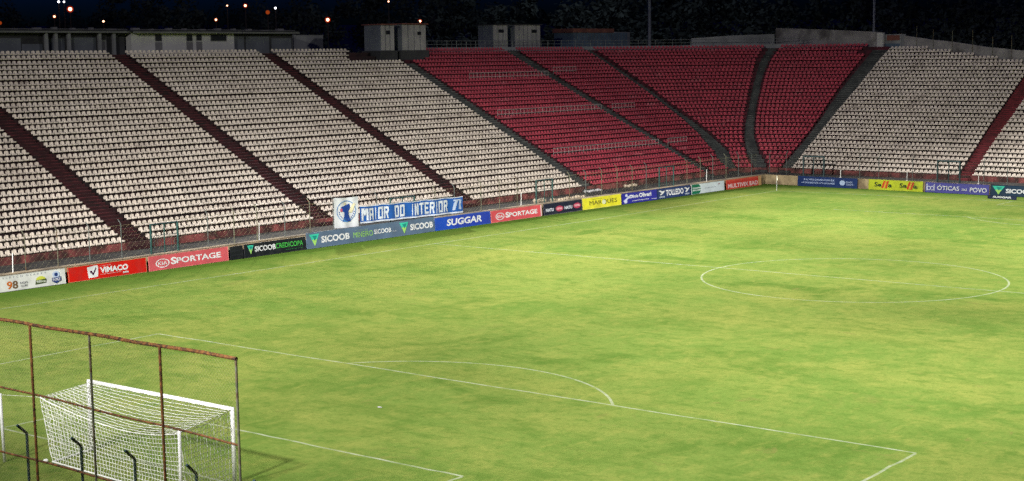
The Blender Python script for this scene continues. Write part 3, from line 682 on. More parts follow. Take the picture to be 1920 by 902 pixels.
def half_word(o):
    G = (44, 60, 20)
    return [('t', G, 'Se', o, o+.13, .30, .74, dict(bold=.03)), ('ps', (208, 60, 24), [[(o+.13, .18), (o+.165, .18), (o+.205, .90), (o+.17, .90)], [(o+.195, .16), (o+.23, .16), (o+.27, .88), (o+.235, .88)]]),
            ('ps', (236, 170, 60), [[(o+.168, .18), (o+.186, .18), (o+.226, .88), (o+.208, .88)]]), ('t', G, 'a', o+.255, o+.325, .28, .58, dict(bold=.03))]
fb('lime yellow board with red slanted strokes on the far side', -25.4, -19.55, 1.02, (196, 206, 40), half_word(.11)+half_word(.575), edge_col=(190, 198, 60))
fb('purple board with pale serif lettering', -19.35, -12.85, 1.0, (84, 82, 168), [('ps', (215, 216, 238), [rect(.02, .035, .18, .84), rect(.135, .15, .18, .84)]), ('r', (215, 216, 238), .058, .42, .03, .22, .35), ('r', (215, 216, 238), .112, .42, .03, .22, .35),
    ('t', W, 'ÓTICAS', .19, .54, .28, .80, dict(bold=.015)), ('t', W, 'DO', .58, .66, .32, .52, dict(bold=.02)), ('t', W, 'POVO', .705, .965, .22, .66, dict(bold=.015))])
fb('dark teal board with a triangle emblem at the right edge', -12.8, -5.6, 1.03, (16, 50, 78), triangle(.03, .20, .12, .90)+[('t', W, 'SICOOB', .215, .58, .28, .68, dict(bold=.035))])
board('low navy board standing on the grass in front of the dark teal board', (-11.8, 106.35), UF, 2.75, .34, (20, 36, 74), [('t', W, 'SUGGAR', .18, .82, .30, .82, dict(bold=.04, shear=.12))])

# ------------------------------------------------------------------ banners hung on the touchline fence
def cloth(name, label, y0, y1, zfun, h, face, items, cat='banner'):
    """a hanging cloth with ripples and thickness; lettering is laid on the same rippled surface"""
    g = thing(name, label, cat, (wl(y0, .06), y0, 1.2))
    nu, nv = 56, 10; L = y1-y0
    def S(a, c, off=0.0):
        y = y0+L*a; rp = .035*math.sin(a*L*2.3+1.1*c)+.02*math.sin(a*L*5.1+2+2*c)
        sag = -.05*math.sin(math.pi*((a*L*.42) % 1.0))
        return np.array([wl(y, .02)+.10+rp+off, y, zfun(a)+h*(c-1)+sag*(.4+.6*c)])
    b = MB()
    for sd_, off in ((0, 0.0), (1, -.012)):
        o = len(b.v)
        for j in range(nv+1):
            for i in range(nu+1): b.v.append(tuple(S(i/nu, j/nv, off)))
        b.f += [tuple(o+q for q in ((j*(nu+1)+i, j*(nu+1)+i+1, (j+1)*(nu+1)+i+1, (j+1)*(nu+1)+i) if sd_ == 0 else (j*(nu+1)+i, (j+1)*(nu+1)+i, (j+1)*(nu+1)+i+1, j*(nu+1)+i+1))) for j in range(nv) for i in range(nu)]
    b.build('fabric', paint(*face, rough=.8), g, smooth=True)
    for i, (nm, col, polys) in enumerate(items):
        b = MB()
        for poly in polys:
            # subdivide each quad strip so that it follows the cloth
            if len(poly) == 4:
                n = max(1, int(abs(poly[1][0]-poly[0][0])*L/.15)); o = len(b.v); pa = np.array(poly, float)
                for s in range(n+1):
                    for e_ in ((pa[0], pa[1]), (pa[3], pa[2])):
                        q = e_[0]+(e_[1]-e_[0])*s/n; b.v.append(tuple(S(q[0], q[1], .016+.004*i)))
                b.f += [(o+2*s, o+2*s+2, o+2*s+3, o+2*s+1) for s in range(n)]
            else: b.add([S(q[0], q[1], .016+.004*i) for q in poly], [tuple(range(len(poly)))])
        b.build(nm, paint(*col, rough=.8), g)
    return g
# block letters as strokes: each letter on a 0..1 box
def strokes(ch):
    t = .29; v = .19
    H = lambda y, a=0., c=1.: rect(a, c, y-v/2, y+v/2); V_ = lambda x, a=0., c=1.: rect(x, x+t, a, c)
    top, bot, midh = H(1-v/2), H(v/2), H(.5)
    D = {'A': [V_(0), V_(1-t), H(1-v/2, t, 1-t), H(.45, t, 1-t)], 'I': [V_(.5-t/2)], 'O': [V_(0), V_(1-t), H(1-v/2, t, 1-t), H(v/2, t, 1-t)],
         'R': [V_(0), V_(1-t, .55, .93), H(1-v/2, t, .9), H(.52, t, .9), [(.45, .5), (.72, .5), (1, 0), (1-t-.02, 0)]],
         'D': [V_(0), V_(1-t, .1, .9), H(1-v/2, t, .9), H(v/2, t, .9)], 'N': [V_(0), V_(1-t), [(t*.6, 1), (t*1.5, 1), (1-t*.6, 0), (1-t*1.5, 0)]],
         'T': [V_(.5-t/2, 0, 1-v), H(1-v/2)], 'E': [V_(0), H(1-v/2, t), H(v/2, t), H(.5, t, .85)],
         'M': [V_(0), V_(1-t), [(t*.5, 1), (t*1.5, 1), (.6, .42), (.4, .42)], [(1-t*1.5, 1), (1-t*.5, 1), (.6, .42), (.4, .42)]]}
    return D.get(ch, [])
pol, edges_ = [], []
letters = 'MAIOR DO INTERIOR'; wd = {'I': .55, ' ': .95, 'M': 1.45}
tot = sum(wd.get(c, 1.0)+.22 for c in letters); x = .012; sc = (.855-.012)/tot
shadow = []
for c in letters:
    w_ = wd.get(c, 1.0)*sc
    for s in strokes(c):
        q = [(x+w_*a, .15+.70*e) for a, e in s]; pol.append(q); shadow.append([(a+.006, e-.03) for a, e in q])
    x += w_+.22*sc
crest = [[(.895, .2), (.92, .2), (.935, .55), (.955, .85), (.93, .85), (.905, .6)], [(.955, .25), (.985, .2), (.975, .5), (.985, .8), (.962, .8)], [(.90, .86), (.98, .86), (.97, .78), (.905, .76)]]
cloth('fan_banner', 'long blue cloth banner with white block capitals hung on the fence', 50.66, 62.35, lambda a: 2.68-.16*a, 1.33, (30, 92, 176), [
    ('border', (226, 232, 246), [rect(0, 1, .955, 1.0), rect(0, 1, 0, .085)]), ('lettering', (228, 234, 246), pol), ('emblem', (190, 205, 235), crest)])
el = lambda cu, cv, ru, rv, n=28: [(cu+ru*math.cos(t), cv+rv*math.sin(t)) for t in np.linspace(0, 2*math.pi, n+1)[:-1]]
ring = [[(.5+.40*math.cos(t), .55+.36*math.sin(t)), (.5+.40*math.cos(t+.2), .55+.36*math.sin(t+.2)), (.5+.37*math.cos(t+.2), .55+.33*math.sin(t+.2)), (.5+.37*math.cos(t), .55+.33*math.sin(t))] for t in np.arange(0, 2*math.pi, .2)]
dots = [el(.5+.31*math.cos(t), .55+.28*math.sin(t), .022, .022, 8) for t in np.linspace(math.pi*1.03, math.pi*1.97, 13)]
cloth('fan_banner', 'white square cloth flag with a round blue club crest hung on the fence', 47.98, 50.5, lambda a: 3.5-.08*a, 2.27, (228, 230, 236), [
    ('emblem', (110, 150, 205), ring), ('emblem', (60, 140, 215), [el(.52, .27, .16, .08)]), ('emblem', (28, 70, 160), [[(.24, .58), (.28, .70), (.45, .74), (.64, .80), (.68, .66), (.62, .56), (.60, .44), (.70, .20), (.32, .20), (.40, .42), (.40, .52)]]),
    ('emblem', (236, 226, 190), [[(.60, .52), (.78, .80), (.88, .78), (.74, .48)], el(.44, .80, .05, .05, 10)]), ('emblem', (190, 90, 120), [[(.22, .62), (.31, .66), (.33, .56), (.26, .52)]]), ('emblem', (90, 120, 190), dots)])

# ------------------------------------------------------------------ near goal
g = thing('football_goal', 'white football goal with netting in the foreground', 'goal', (0, 0, 0))
GL_, GR_ = np.array((-3.70, 0, 2.50)), np.array((3.74, 0, 2.50))
b = MB(); b.tube((-3.84, 0, 0), (-3.80, 0, 2.56), .078, 12); b.build('goal_post', M['white'], g, smooth=True)
b = MB(); b.tube((3.76, 0, 0), (3.74, 0, 2.56), .075, 12); b.build('goal_post', M['white'], g, smooth=True)
b = MB(); b.tube(GL_+(-.12, 0, 0), GR_+(.06, 0, 0), .072, 12); b.build('crossbar', M['white'], g, smooth=True)
BL, BR = np.array((-3.95, -1.95, 2.26)), np.array((4.28, -2.62, 2.33)); bl, br = np.array((-3.45, -1.92, .04)), np.array((4.05, -2.25, .04))
fl_, fr_ = np.array((-3.72, -.08, .05)), np.array((3.76, -.08, .05))
def grid(fn, nu, nv, r=.0095):
    b = net
    for i in range(nu+1):
        pts = [fn(i/nu, j/nv) for j in range(nv+1)]
        for a, c in zip(pts[:-1], pts[1:]): b.tube(a, c, r, 3, cap=False)
    for j in range(nv+1):
        pts = [fn(i/nu, j/nv) for i in range(nu+1)]
        rr = r*1.8 if j in (0, nv) else r
        for a, c in zip(pts[:-1], pts[1:]): b.tube(a, c, rr, 3, cap=False)
def lerp(a, c, t): return a+(c-a)*t
def back_top(u): return lerp(BL, BR, u)+np.array((0, .12*math.sin(math.pi*u), -.50*math.sin(math.pi*u)**.8*(.75+.35*u)))
def front_top(u): return lerp(GL_, GR_, u)+np.array((0, -.06, -.03))
nz_ = lambda a, c, s: .018*math.sin(a*37+c*11+s)+.014*math.sin(a*71-c*23+2*s)
def f_top(u, v): p = lerp(front_top(u), back_top(u), v); p[2] -= .12*math.sin(math.pi*v)*math.sin(math.pi*u); p[2] += .5*nz_(u*1.7, v*2.3, 1); return p
def f_back(u, v): p = lerp(back_top(u), lerp(bl, br, u), v); p[1] += .10*math.sin(math.pi*v)*math.sin(math.pi*u); p[0] += nz_(u, v, 2); p[1] += nz_(v, u, 3); return p
def side(ft, bt, bb, fb_, sx):
    def fn(u, v):
        p = lerp(lerp(ft, bt, u), lerp(fb_, bb, u), v); p[0] += -sx*.12*math.sin(math.pi*u)*math.sin(math.pi*v)+nz_(u, v, 4); p[2] -= .10*math.sin(math.pi*u)*(1-v); return p
    return fn
net = MB(); grid(f_top, 45, 13)
net.build('roof_net', M['net'], g)
net = MB(); grid(f_back, 45, 14); net.build('back_net', M['net'], g)
net = MB(); grid(side(GL_+(0, -.06, 0), BL, bl, fl_, -1), 12, 14); net.build('side_net', M['net'], g)
net = MB(); grid(side(GR_+(0, -.06, 0), BR, br, fr_, 1), 15, 14); net.build('side_net', M['net'], g)
b = MB(); b.path([fl_, bl, br, fr_], .028, 8); b.ball(bl+(-.25, -.1, .02), .10, 8, 5, .6); b.build('ground_bar', M['white'], g)
b = MB(); b.tube((4.36, -2.72, 0), (4.34, -2.70, 2.40), .055, 10); b.build('net_stanchion', M['white'], g, smooth=True)
b = MB(); b.tube((-4.93, -2.83, 0), (-5.0, -2.83, 2.42), .055, 10); b.build('net_stanchion', M['white'], g, smooth=True)
b = MB(); b.tube((-5.0, -2.83, 2.38), BL, .006, 4); b.build('tie_rope', M['net'], g)

# ------------------------------------------------------------------ ball-stop fence and pitch fence behind the near goal
YF = -8.12
g = thing('ball_stop_fence', 'tall rusty steel frame fence with chain link behind the near goal', 'fence', (7, YF, 0))
xs = [(-0.6, 'rust'), (2.0, 'greysteel'), (4.76, 'rust'), (7.43, 'greysteel'), (10.34, 'rust'), (13.22, 'greysteel')]
for x, mm in xs:
    b = MB(); b.tube((x+.02, YF, 0), (x-.01, YF, 6.58), ((.038)) if mm == 'rust' else .033, 8); b.build('post', M[mm], g)
b = MB()
for i in range(11):
    xa, xb = -.9+i*1.285, -.9+(i+1)*1.285; b.tube((xa, YF, 6.60+.015*math.sin(i*2.1)), (xb, YF, 6.60+.015*math.sin((i+1)*2.1)), .05, 8)
b.build('top_rail', M['rust'], g)
for z0, z1, xe in ((4.62, 4.43, 13.2), (2.66, 2.64, 13.2)):
    b = MB()
    for i in range(10):
        ta, tb = i/10, (i+1)/10; xa, xb = -.9+(xe+.9)*ta, -.9+(xe+.9)*tb
        b.tube((xa, YF+.03, lerp(z0+.1, z1, ta)+.02*math.sin(i*1.7)), (xb, YF+.03, lerp(z0+.1, z1, tb)+.02*math.sin((i+1)*1.7)), .03, 6)
    b.build('rail', M['rust'], g)
b = MB(); link_wires(b, lambda s: (-.9+s, YF+.05), 14.1, .9, 6.56, .115, .0018); b.build('chain_link', M['wire'], g)
g = thing('pitch_fence', 'dark green bent-top posts behind the near goal', 'fence', (7.5, -7.9, 0))
for x in (1.45, 3.96, 6.48, 8.79, 11.26, 13.75, 16.2):
    b = MB(); bent_post(b, x, -7.86, 0, 3.33, (0, -1), .042, .40, 8); b.build('post', M['dkgreen'], g)
b = MB(); wallrun(b, (-12, -7.75), (45, -7.75), .24, 1.0, (0, -1)); tag(b.build('perimeter_wall', M['wall']), 'low concrete wall below the green posts behind the near goal', 'wall')

# ------------------------------------------------------------------ small things on the pitch and walkway
g = thing('corner_flag', 'white corner flag on a thin pole by the far corner', 'flag', (-32.5, 104.0, 0))
b = MB(); b.tube((-32.5, 104, 0), (-32.5, 104, 1.55), .016, 6); b.build('pole', M['white'], g)
b = MB(); b.add([(-32.5, 104, 1.53), (-32.42, 103.9, 1.50), (-32.30, 103.86, 1.20), (-32.42, 103.93, 1.0), (-32.5, 104, 1.08),
                 (-32.51, 104.02, 1.53), (-32.43, 103.92, 1.50), (-32.31, 103.88, 1.20), (-32.43, 103.95, 1.0), (-32.51, 104.02, 1.08)],
                [(0, 1, 2, 3, 4), (9, 8, 7, 6, 5), (0, 5, 6, 1), (1, 6, 7, 2), (2, 7, 8, 3), (3, 8, 9, 4)])
b.build('flag_cloth', mat('pale_flag_cloth', (.8, .74, .55), .8, .05, 3), g)
b = MB(); pts = [(-.2, -.05), (-.06, -.12), (.12, -.1), (.22, .02), (.1, .1), (-.12, .08)]
b.add([(.12+x*.6, 10.85+y*.6, .012+random.uniform(0, .02)) for x, y in pts]+[(.12+x*.55, 10.85+y*.55, .006) for x, y in pts], [tuple(range(6)), tuple(range(11, 5, -1))]+[(i, 6+i, 6+(i+1) % 6, (i+1) % 6) for i in range(6)])
tag(b.build('paper_scrap', M['plaster']), 'crumpled white scrap lying on the grass near the penalty spot', 'litter')
def roll(label, y0, y1, off, r, m, name='rolled_tarpaulin', z=.97, cat='tarpaulin'):
    b = MB(); n = 14; pts = [(wl(y0+(y1-y0)*i/n, off+.07*math.sin(i*.9)), y0+(y1-y0)*i/n, z+r*(.8+.25*math.sin(i*1.3))) for i in range(n+1)]
    for i, (p, q) in enumerate(zip(pts[:-1], pts[1:])): b.tube(p, q, r*(.85+.2*math.sin(i*1.9)), 9, r*(.85+.2*math.sin((i+1)*1.9)))
    tag(b.build(name, m, smooth=True), label, cat)
roll('beige tarpaulin roll lying along the wall above the navy board', 74.7, 79.6, .55, .16, M['tarp'])
roll('crumpled pale tarpaulin heap at the foot of the black gate', 72.7, 73.9, .62, .24, M['tarp'])
roll('white plastic sheet lying at the kerb below the leftmost red seats', 83.6, 86.2, 3.4, .13, M['plaster'], 'plastic_sheet', cat='sheet')
roll('pale sheet bundle at the kerb in front of the red seats', 90.2, 92.0, 3.5, .16, M['tarp'], 'sheet_bundle', cat='sheet')

# ------------------------------------------------------------------ guard rails among the red seats
def guard(label, q0, q1, k, h=.95):
    mid, _ = plan((q0+q1)/2, k*RUN); g = thing('guard_rail', label, 'railing', (*mid, ZT+RISE*k), 'guard rails among the red seats')
    qq = [q for q in np.arange(q0, q1+.01, .6 if q1 <= 0 else .1)]; z = ZT+RISE*k; P3 = lambda q, zz: (*plan(q, k*RUN+.52)[0], z+zz)
    for zz in (h, h*.55):
        b = MB(); b.path([P3(q, zz) for q in qq], .022, 5); b.build('rail', M['rail'], g)
    b = MB()
    for q in qq: b.tube(P3(q, 0), P3(q, h), .014, 4)
    b.build('balusters', M['rail'], g)
guard('upper guard rail across the wide red block beside the cream seats', -20.0, -6.7, 24)
guard('middle guard rail across the wide red block beside the cream seats', -23.9, -6.2, 15)
guard('lower guard rail across the wide red block beside the cream seats', -23.9, -5.8, 6)
guard('upper guard rail across the narrow red block', -4.9, -.2, 25)
guard('middle guard rail across the narrow red block', -4.5, -.2, 15)
guard('lower guard rail across the narrow red block', -4.1, -.2, 6)

# ------------------------------------------------------------------ buildings on top of the terraces
DX = lambda y, D: -44.35+.0265*y-D          # plane D metres behind the seat front line
AX = ((UL[0], UL[1], 0), (NL[0], NL[1], 0), (0, 0, 1))
def slab(b, y0, y1, z0, z1, D, th): b.box((*(np.array([DX((y0+y1)/2, D), (y0+y1)/2])+NL*th/2), (z0+z1)/2), (y1-y0)/UL[1], th, z1-z0, AX)
def facade(label, y0, y1, zb, zt, D, depth, wallm, wins, doors, panels=(), pillars=(), open_top=None, roof=True, name='pavilion'):
    g = thing(name, label, 'building', (DX((y0+y1)/2, D), (y0+y1)/2, zb))
    b = MB(); slab(b, y0, y1, zb, zt, D, depth); b.build('wall', wallm, g)
    if roof:
        b = MB(); slab(b, y0-.3, y1+.3, zt+.003, zt+.16, D-.65, depth+1.0); b.build('roof', M['roof'], g)
        b = MB()
        for yy in np.arange(y0+.4, y1-.4, 1.9):
            slab(b, yy, yy+random.uniform(.2, .9), zt+.165, zt+random.uniform(.24, .40), D+.2, .4)
        b.tube((DX(y0, D-.4), y0, zt+.22), (DX(y1, D-.4), y1, zt+.22), .03, 5)
        b.build('roof_fittings', M['door'], g)
        b = MB(); slab(b, y0-.3, y1+.3, zt-.10, zt+.04, D-.75, .09); b.build('fascia', M['fascia'], g)
    for a, c, z0, z1 in wins:
        b = MB(); slab(b, a-.06, c+.06, z0-.06, z1+.06, D-.03, .05); f = b.build('window', M['door'], g)
        b = MB(); slab(b, a, c, z0, z1, D-.045, .03); b.build('pane', M['glass'], f)
    for a, c, z0, z1 in doors:
        b = MB(); slab(b, a, c, z0, z1, D-.04, .06); f = b.build('door', M['door'], g)
        b = MB(); b.ball((DX(c-.12, D-.07), c-.12, (z0+z1)/2), .035, 6, 5); b.build('handle', M['steel'], f)
    for a, c, z0, z1 in panels:
        b = MB(); slab(b, a, c, z0, z1, D-.05, .05); b.build('shutter', M['panel'], g)
    for y in pillars:
        b = MB(); slab(b, y-.13, y+.13, zb, zt-.003, D-.55, .24); b.build('pillar', M['plaster2'], g)
    return g
zc = 13.2
facade('dark open pavilion with pillars, far left on top of the stand', 34, 54.9, zc, 16.3, 28.6, 3.5, M['roof'], [], [(52.1, 52.9, zc, 15.6)],
       panels=[(34, 44.3, zc, 15.75), (44.4, 46.4, zc, 15.25), (46.7, 48.6, zc, 15.72), (48.9, 51.8, zc, 15.80)], pillars=(46.5, 47.45, 48.75, 51.9, 53.4))
facade('white plastered block with dark windows on top of the left stand', 55.15, 67.0, zc, 16.28, 28.0, 4.0, M['plaster'], [(57.8, 58.45, 15.5, 16.05), (61.35, 61.95, 15.5, 16.05), (62.5, 63.05, 15.55, 16.08), (64.2, 66.0, 15.5, 16.05)],
       [(57.75, 58.5, zc, 15.38), (61.3, 62.0, zc, 15.40), (62.45, 63.1, zc, 15.42)])
facade('grey shuttered bar with a pale roof edge, right of the white block', 67.2, 75.0, zc, 16.28, 28.6, 3.5, M['roof'], [], [], panels=[(67.25, 68.7, zc, 15.9), (68.95, 71.9, zc, 15.9), (72.2, 74.8, zc, 15.75)])
b = MB(); slab(b, 75.6, 82.0, 12.8, 16.05, 31.5, .3); slab(b, 77.8, 78.1, 12.8, 16.15, 31.4, .5); slab(b, 75.6, 82.0, 16.05, 16.12, 31.45, .4)
tag(b.build('boundary_wall', M['plaster2']), 'grey graffitied wall between the shuttered bar and the first booth', 'wall')
def booth(label, y0, y1, zb, zt, D, depth, win, base=None):
    g = thing('press_booth', label, 'booth', (DX((y0+y1)/2, D), (y0+y1)/2, zb), 'panelled booths on top of the stands')
    b = MB(); slab(b, y0, y1, zb, zt, D, depth); b.build('wall', M['booth'], g)
    n = max(3, int((y1-y0)/.75))
    for i in range(n):
        a, c = y0+(y1-y0)*i/n, y0+(y1-y0)*(i+1)/n
        b = MB(); slab(b, a+.06, c-.06, zb+.02, zt-.04, D-.05, .05); b.build('facing_panel', M['boothw'], g)
    b = MB(); slab(b, y0-.15, y1+.15, zt+.003, zt+.11, D-.25, depth+.5); b.build('roof', M['redtrim'] if base else M['roof'], g)
    for a, c, z0, z1 in win:
        b = MB(); slab(b, a, c, z0, z1, D-.09, .035); f = b.build('window', M['roof'], g)
        b = MB(); slab(b, a+.04, c-.04, z0+.04, z1-.04, D-.10, .02); b.build('pane', M['glass'], f)
    if base:
        b = MB(); slab(b, y0-.3, y1+.3, base, zb-.003, D-.15, depth+.3); b.build('plinth', M['roof'], g)
    return g
booth('left booth of the pair on the dark plinth beside the cream seats', 82.45, 84.45, 14.42, 17.0, 23.8, 2.3, [(83.2, 83.75, 16.05, 16.45)], base=13.4)
booth('right booth of the pair on the dark plinth beside the red seats', 85.55, 89.2, 14.42, 17.08, 23.8, 2.3, [(87.85, 88.4, 16.0, 16.35)], base=13.4)
booth('left booth of the pair behind the red seats', 103.9, 106.5, 13.4, 17.22, 27.0, 2.2, [(104.85, 105.75, 16.35, 16.72)])
booth('right booth of the pair behind the red seats', 107.75, 112.5, 13.4, 17.25, 27.0, 2.2, [(110.8, 111.75, 16.35, 16.72)])
g = thing('storage_shed', 'low blue metal shed with a rusty red top behind the corner stand', 'shed', (-70, 127, 12))
b = MB(); slab(b, 121.6, 133.0, 11.5, 16.45, 29.0, 3); b.build('wall', M['blue_sheet'], g)
b = MB(); slab(b, 121.4, 130.0, 16.455, 16.95, 28.9, 3.2); b.build('roof', M['redtrim'], g)
b = MB()
for i in range(19): slab(b, 121.7+i*.6, 121.76+i*.6, 11.6, 16.4, 28.94, .055)
b.build('ribs', M['booth'], g)
b = MB(); slab(b, 133.0, 136.5, 11.5, 16.6, 31.0, .5); tag(b.build('boundary_wall', M['plaster2']), 'grey wall end beside the blue shed', 'wall')

# railing along the top of the corner stand
g = thing('top_railing', 'long thin railing on a low wall along the top of the red stand', 'railing', (*plan(0, 26.6)[0], 14.2))
qq = list(np.arange(-20.2, 0, .8))+list(np.linspace(0, 4.9, 34))
P3 = lambda q, z, o=26.4: (*plan(q, o)[0], z)
b = MB(); m_ = len(qq)
b.add([P3(q, 13.6) for q in qq]+[P3(q, 14.72) for q in qq]+[P3(q, 14.72, 26.65) for q in qq]+[P3(q, 13.6, 26.65) for q in qq], [(i, i+1, m_+i+1, m_+i) for i in range(m_-1)]+[(m_+i, m_+i+1, 2*m_+i+1, 2*m_+i) for i in range(m_-1)]+[(2*m_+i, 2*m_+i+1, 3*m_+i+1, 3*m_+i) for i in range(m_-1)])
b.build('low_wall', M['plaster2'], g)
for z in (15.05, 15.42):
    b = MB(); b.path([P3(q, z, 26.5) for q in qq], .028, 5); b.build('rail', M['steel'], g)
b = MB()
for q in qq[::2]: b.tube(P3(q, 14.72, 26.5), P3(q, 15.42, 26.5), .03, 5)
for q in qq: b.tube(P3(q, 14.72, 26.5), P3(q, 15.42, 26.5), .012, 4)
b.build('balusters', M['steel'], g)

# stained outer wall over the end stand
g = thing('outer_wall', 'stained pale concrete wall climbing along the top of the far stand', 'wall', (-35, 140, 12))
topw = [(-52.4, 140.32, 16.75), (-45.5, 140.2, 16.42), (-41.75, 140.05, 16.2), (-38.3, 139.95, 15.98)]
def wallpoly(b, pts, zb, th):
    for (p, q) in zip(pts[:-1], pts[1:]):
        p, q = np.array(p), np.array(q); d = (q-p)[:2]; d /= np.linalg.norm(d); nn = np.array([-d[1], d[0]])*th
        vs = [(p[0], p[1], zb), (q[0], q[1], zb), (q[0], q[1], q[2]), (p[0], p[1], p[2])]
        vs += [(x+nn[0], y+nn[1], z) for x, y, z in vs]
        b.add(vs, [(0, 1, 2, 3), (7, 6, 5, 4), (3, 2, 6, 7), (0, 4, 5, 1), (0, 3, 7, 4), (1, 5, 6, 2)])
b = MB(); wallpoly(b, topw, 12.5, .3); b.build('wall_panel', M['conc'], g)
b = MB(); wallpoly(b, [(-35.0, 139.55, 15.5), (-30.9, 138.4, 14.95), (-28.5, 137.72, 14.72), (-23.8, 136.37, 14.05), (-19.2, 135.1, 13.6), (-10, 132.5, 12.9), (2, 129.2, 12)], 9.5, .3); b.build('wall_panel', M['conc'], g)
b = MB()
for x in (-33.2, -30.9, -28.3, -25.6, -23.0, -20.6, -18.2, -15.5):
    y = 138.4-.285*(x+30.9); zt = np.interp(x, [-35, -30.9, -28.5, -23.8, -19.2, -10], [15.5, 14.95, 14.72, 14.05, 13.6, 12.9]); b.tube((x, y-.06, zt-1.6), (x, y-.06, zt+1.2+.5*random.random()), .03, 5)
b.build('wall_posts', M['greysteel'], g)
b = MB(); wallpoly(b, [(-60.5, 133.5, 15.6), (-56.5, 137.2, 15.9), (-52.5, 140.2, 16.0)], 12.5, .3); b.build('wall_panel', M['plaster2'], g)
g = thing('gate_kiosk', 'small kiosk with red sign and blue base in the outer wall', 'kiosk', (-36.5, 140.2, 13.2))
b = MB(); b.box((-36.7, 140.6, 14.2), 2.7, .9, 3.0, ((.965, -.26, 0), (.26, .965, 0), (0, 0, 1))); b.build('wall', M['plaster2'], g)
b = MB(); b.box((-36.6, 140.1, 15.28), 1.9, .08, .62, ((.965, -.26, 0), (.26, .965, 0), (0, 0, 1))); b.build('sign', M['redtrim'], g)
b = MB(); b.box((-36.7, 140.1, 14.1), 2.2, .08, 1.0, ((.965, -.26, 0), (.26, .965, 0), (0, 0, 1))); b.build('shutter', M['blue_sheet'], g)
b = MB(); b.box((-38.05, 139.75, 14.4), .75, .5, 3.0); b.build('pillar', M['plaster'], g)

# ------------------------------------------------------------------ floodlight masts seen behind the stands
def mast(label, x, y, zb, h, r):
    g = thing('floodlight_mast', label, 'mast', (x, y, zb), 'floodlight masts behind the stands')
    b = MB(); b.tube((x, y, zb), (x, y, zb+h), r, 12, r*.7); b.build('pole', M['pale_steel'], g, smooth=True)
    b = MB(); b.box((x+.3, y-.3, zb+h+.5), 4.2, .25, 2.6, ((.62, .78, 0), (-.78, .62, 0), (0, 0, 1))); b.build('lamp_frame', M['greysteel'], g)
    for i in range(4):
        for j in range(2):
            c = np.array((x+.5, y-.55, zb+h+j*1.1))+np.array((.62, .78, 0))*(i-1.5)
            b = MB(); b.tube(c, c+np.array((.20, -.26, -.14)), .25, 10, .36); b.build('lamp_head', M['steel'], g)
def add_side_fill(x, y, z, kw):
    l = bpy.data.lights.new('mast_side_fill', 'POINT'); l.energy = kw*1000; l.shadow_soft_size = 1.0; l.color = (.80, .90, 1)
    o = bpy.data.objects.new('mast_side_fill', l); COL.objects.link(o); o.location = (x, y, z)
add_side_fill(-85.0, 147.5, 42, 6)  # added lamp off to the side, lifts the trees and the pole
mast('thick grey mast rising behind the middle of the red stand', -75.9, 147.6, 8, 36, .24)
mast('thin dark mast rising behind the right end of the outer wall', -48.3, 159.9, 8, 38, .17)

# ------------------------------------------------------------------ trees on the slope behind
def crown_mesh(seed, rad, hgt, ncl, nleaf):
    r = np.random.default_rng(seed); V = []; F = []
    cl = []
    for i in range(ncl):
        d = r.normal(size=3); d /= np.linalg.norm(d); rr = rad*(.35+.65*r.random()**.5); cl.append((d*np.array((rr, rr, rr*hgt/rad*.55)), rad*r.uniform(.18, .42)))
    for c, s in cl:
        for _ in range(nleaf):
            d = r.normal(size=3); d /= np.linalg.norm(d); p = c+d*s*(.5+.5*r.random()); a = r.normal(size=3); a /= np.linalg.norm(a); t = np.cross(a, d); t /= (np.linalg.norm(t)+1e-6)
            sz = r.uniform(.16, .42); o = len(V)
            V += [p-a*sz, p+t*sz*.55, p+a*sz, p-t*sz*.55]; F.append((o, o+1, o+2, o+3))
    me = bpy.data.meshes.new('crown'); me.from_pydata([tuple(v) for v in V], [], F); me.materials.append(M['leaf']); me.update(); return me
CROWNS = [(crown_mesh(1, 5.5, 8, 46, 70), 8), (crown_mesh(2, 4.5, 9, 40, 70), 9), (crown_mesh(3, 6.5, 7, 52, 70), 7)]
def tree_proto(ci):
    g = thing('leafy_tree', 'dark leafy tree standing on the unlit slope behind the grandstands', 'tree', (0, 0, -500), 'trees on the slope behind the grandstands')
    b = MB(); h = CROWNS[ci][1]*.55+3
    b.tube((0, 0, -1), (.15, .05, h*.55), .32, 8, .22); b.tube((.15, .05, h*.55), (.4, -.2, h), .22, 8, .1)
    for i in range(5):
        a = i*1.26; b.tube((.15, .05, h*(.45+.08*i)), (2.2*math.cos(a), 2.2*math.sin(a), h*(.45+.08*i)+1.8), .11, 6, .04)
    t = b.build('trunk', M['bark'], g, local=True)
    c = bpy.data.objects.new('crown', CROWNS[ci][0]); COL.objects.link(c); c.parent = g; c.location = (0, 0, h+.6)
    return g
protos = [tree_proto(i) for i in range(3)]; used = set()
def ray_xy(px, rng_):
    d = _f*2881.3+_r*(px-960); d = d/np.linalg.norm(d[:2]); return CAM[:2]+d[:2]*rng_
TREES = [(30, 262, 1.0), (160, 300, 1.0), (250, 255, 1.0), (330, 240, 1.05), (420, 300, 1.05), (560, 250, 1.1), (640, 215, .95), (720, 260, 1.2), (800, 225, 1.15), (870, 250, 1.25), (940, 215, 1.1), (1010, 240, 1.3),
         (1075, 212, 1.1), (1140, 235, 1.3), (1200, 260, 1.4), (1265, 222, 1.2), (1330, 245, 1.35), (1395, 215, 1.15), (1450, 240, 1.35), (1520, 222, 1.2), (1590, 245, 1.35), (1660, 225, 1.2), (1730, 240, 1.35), (1800, 222, 1.2), (1870, 240, 1.3), (1935, 225, 1.2)]
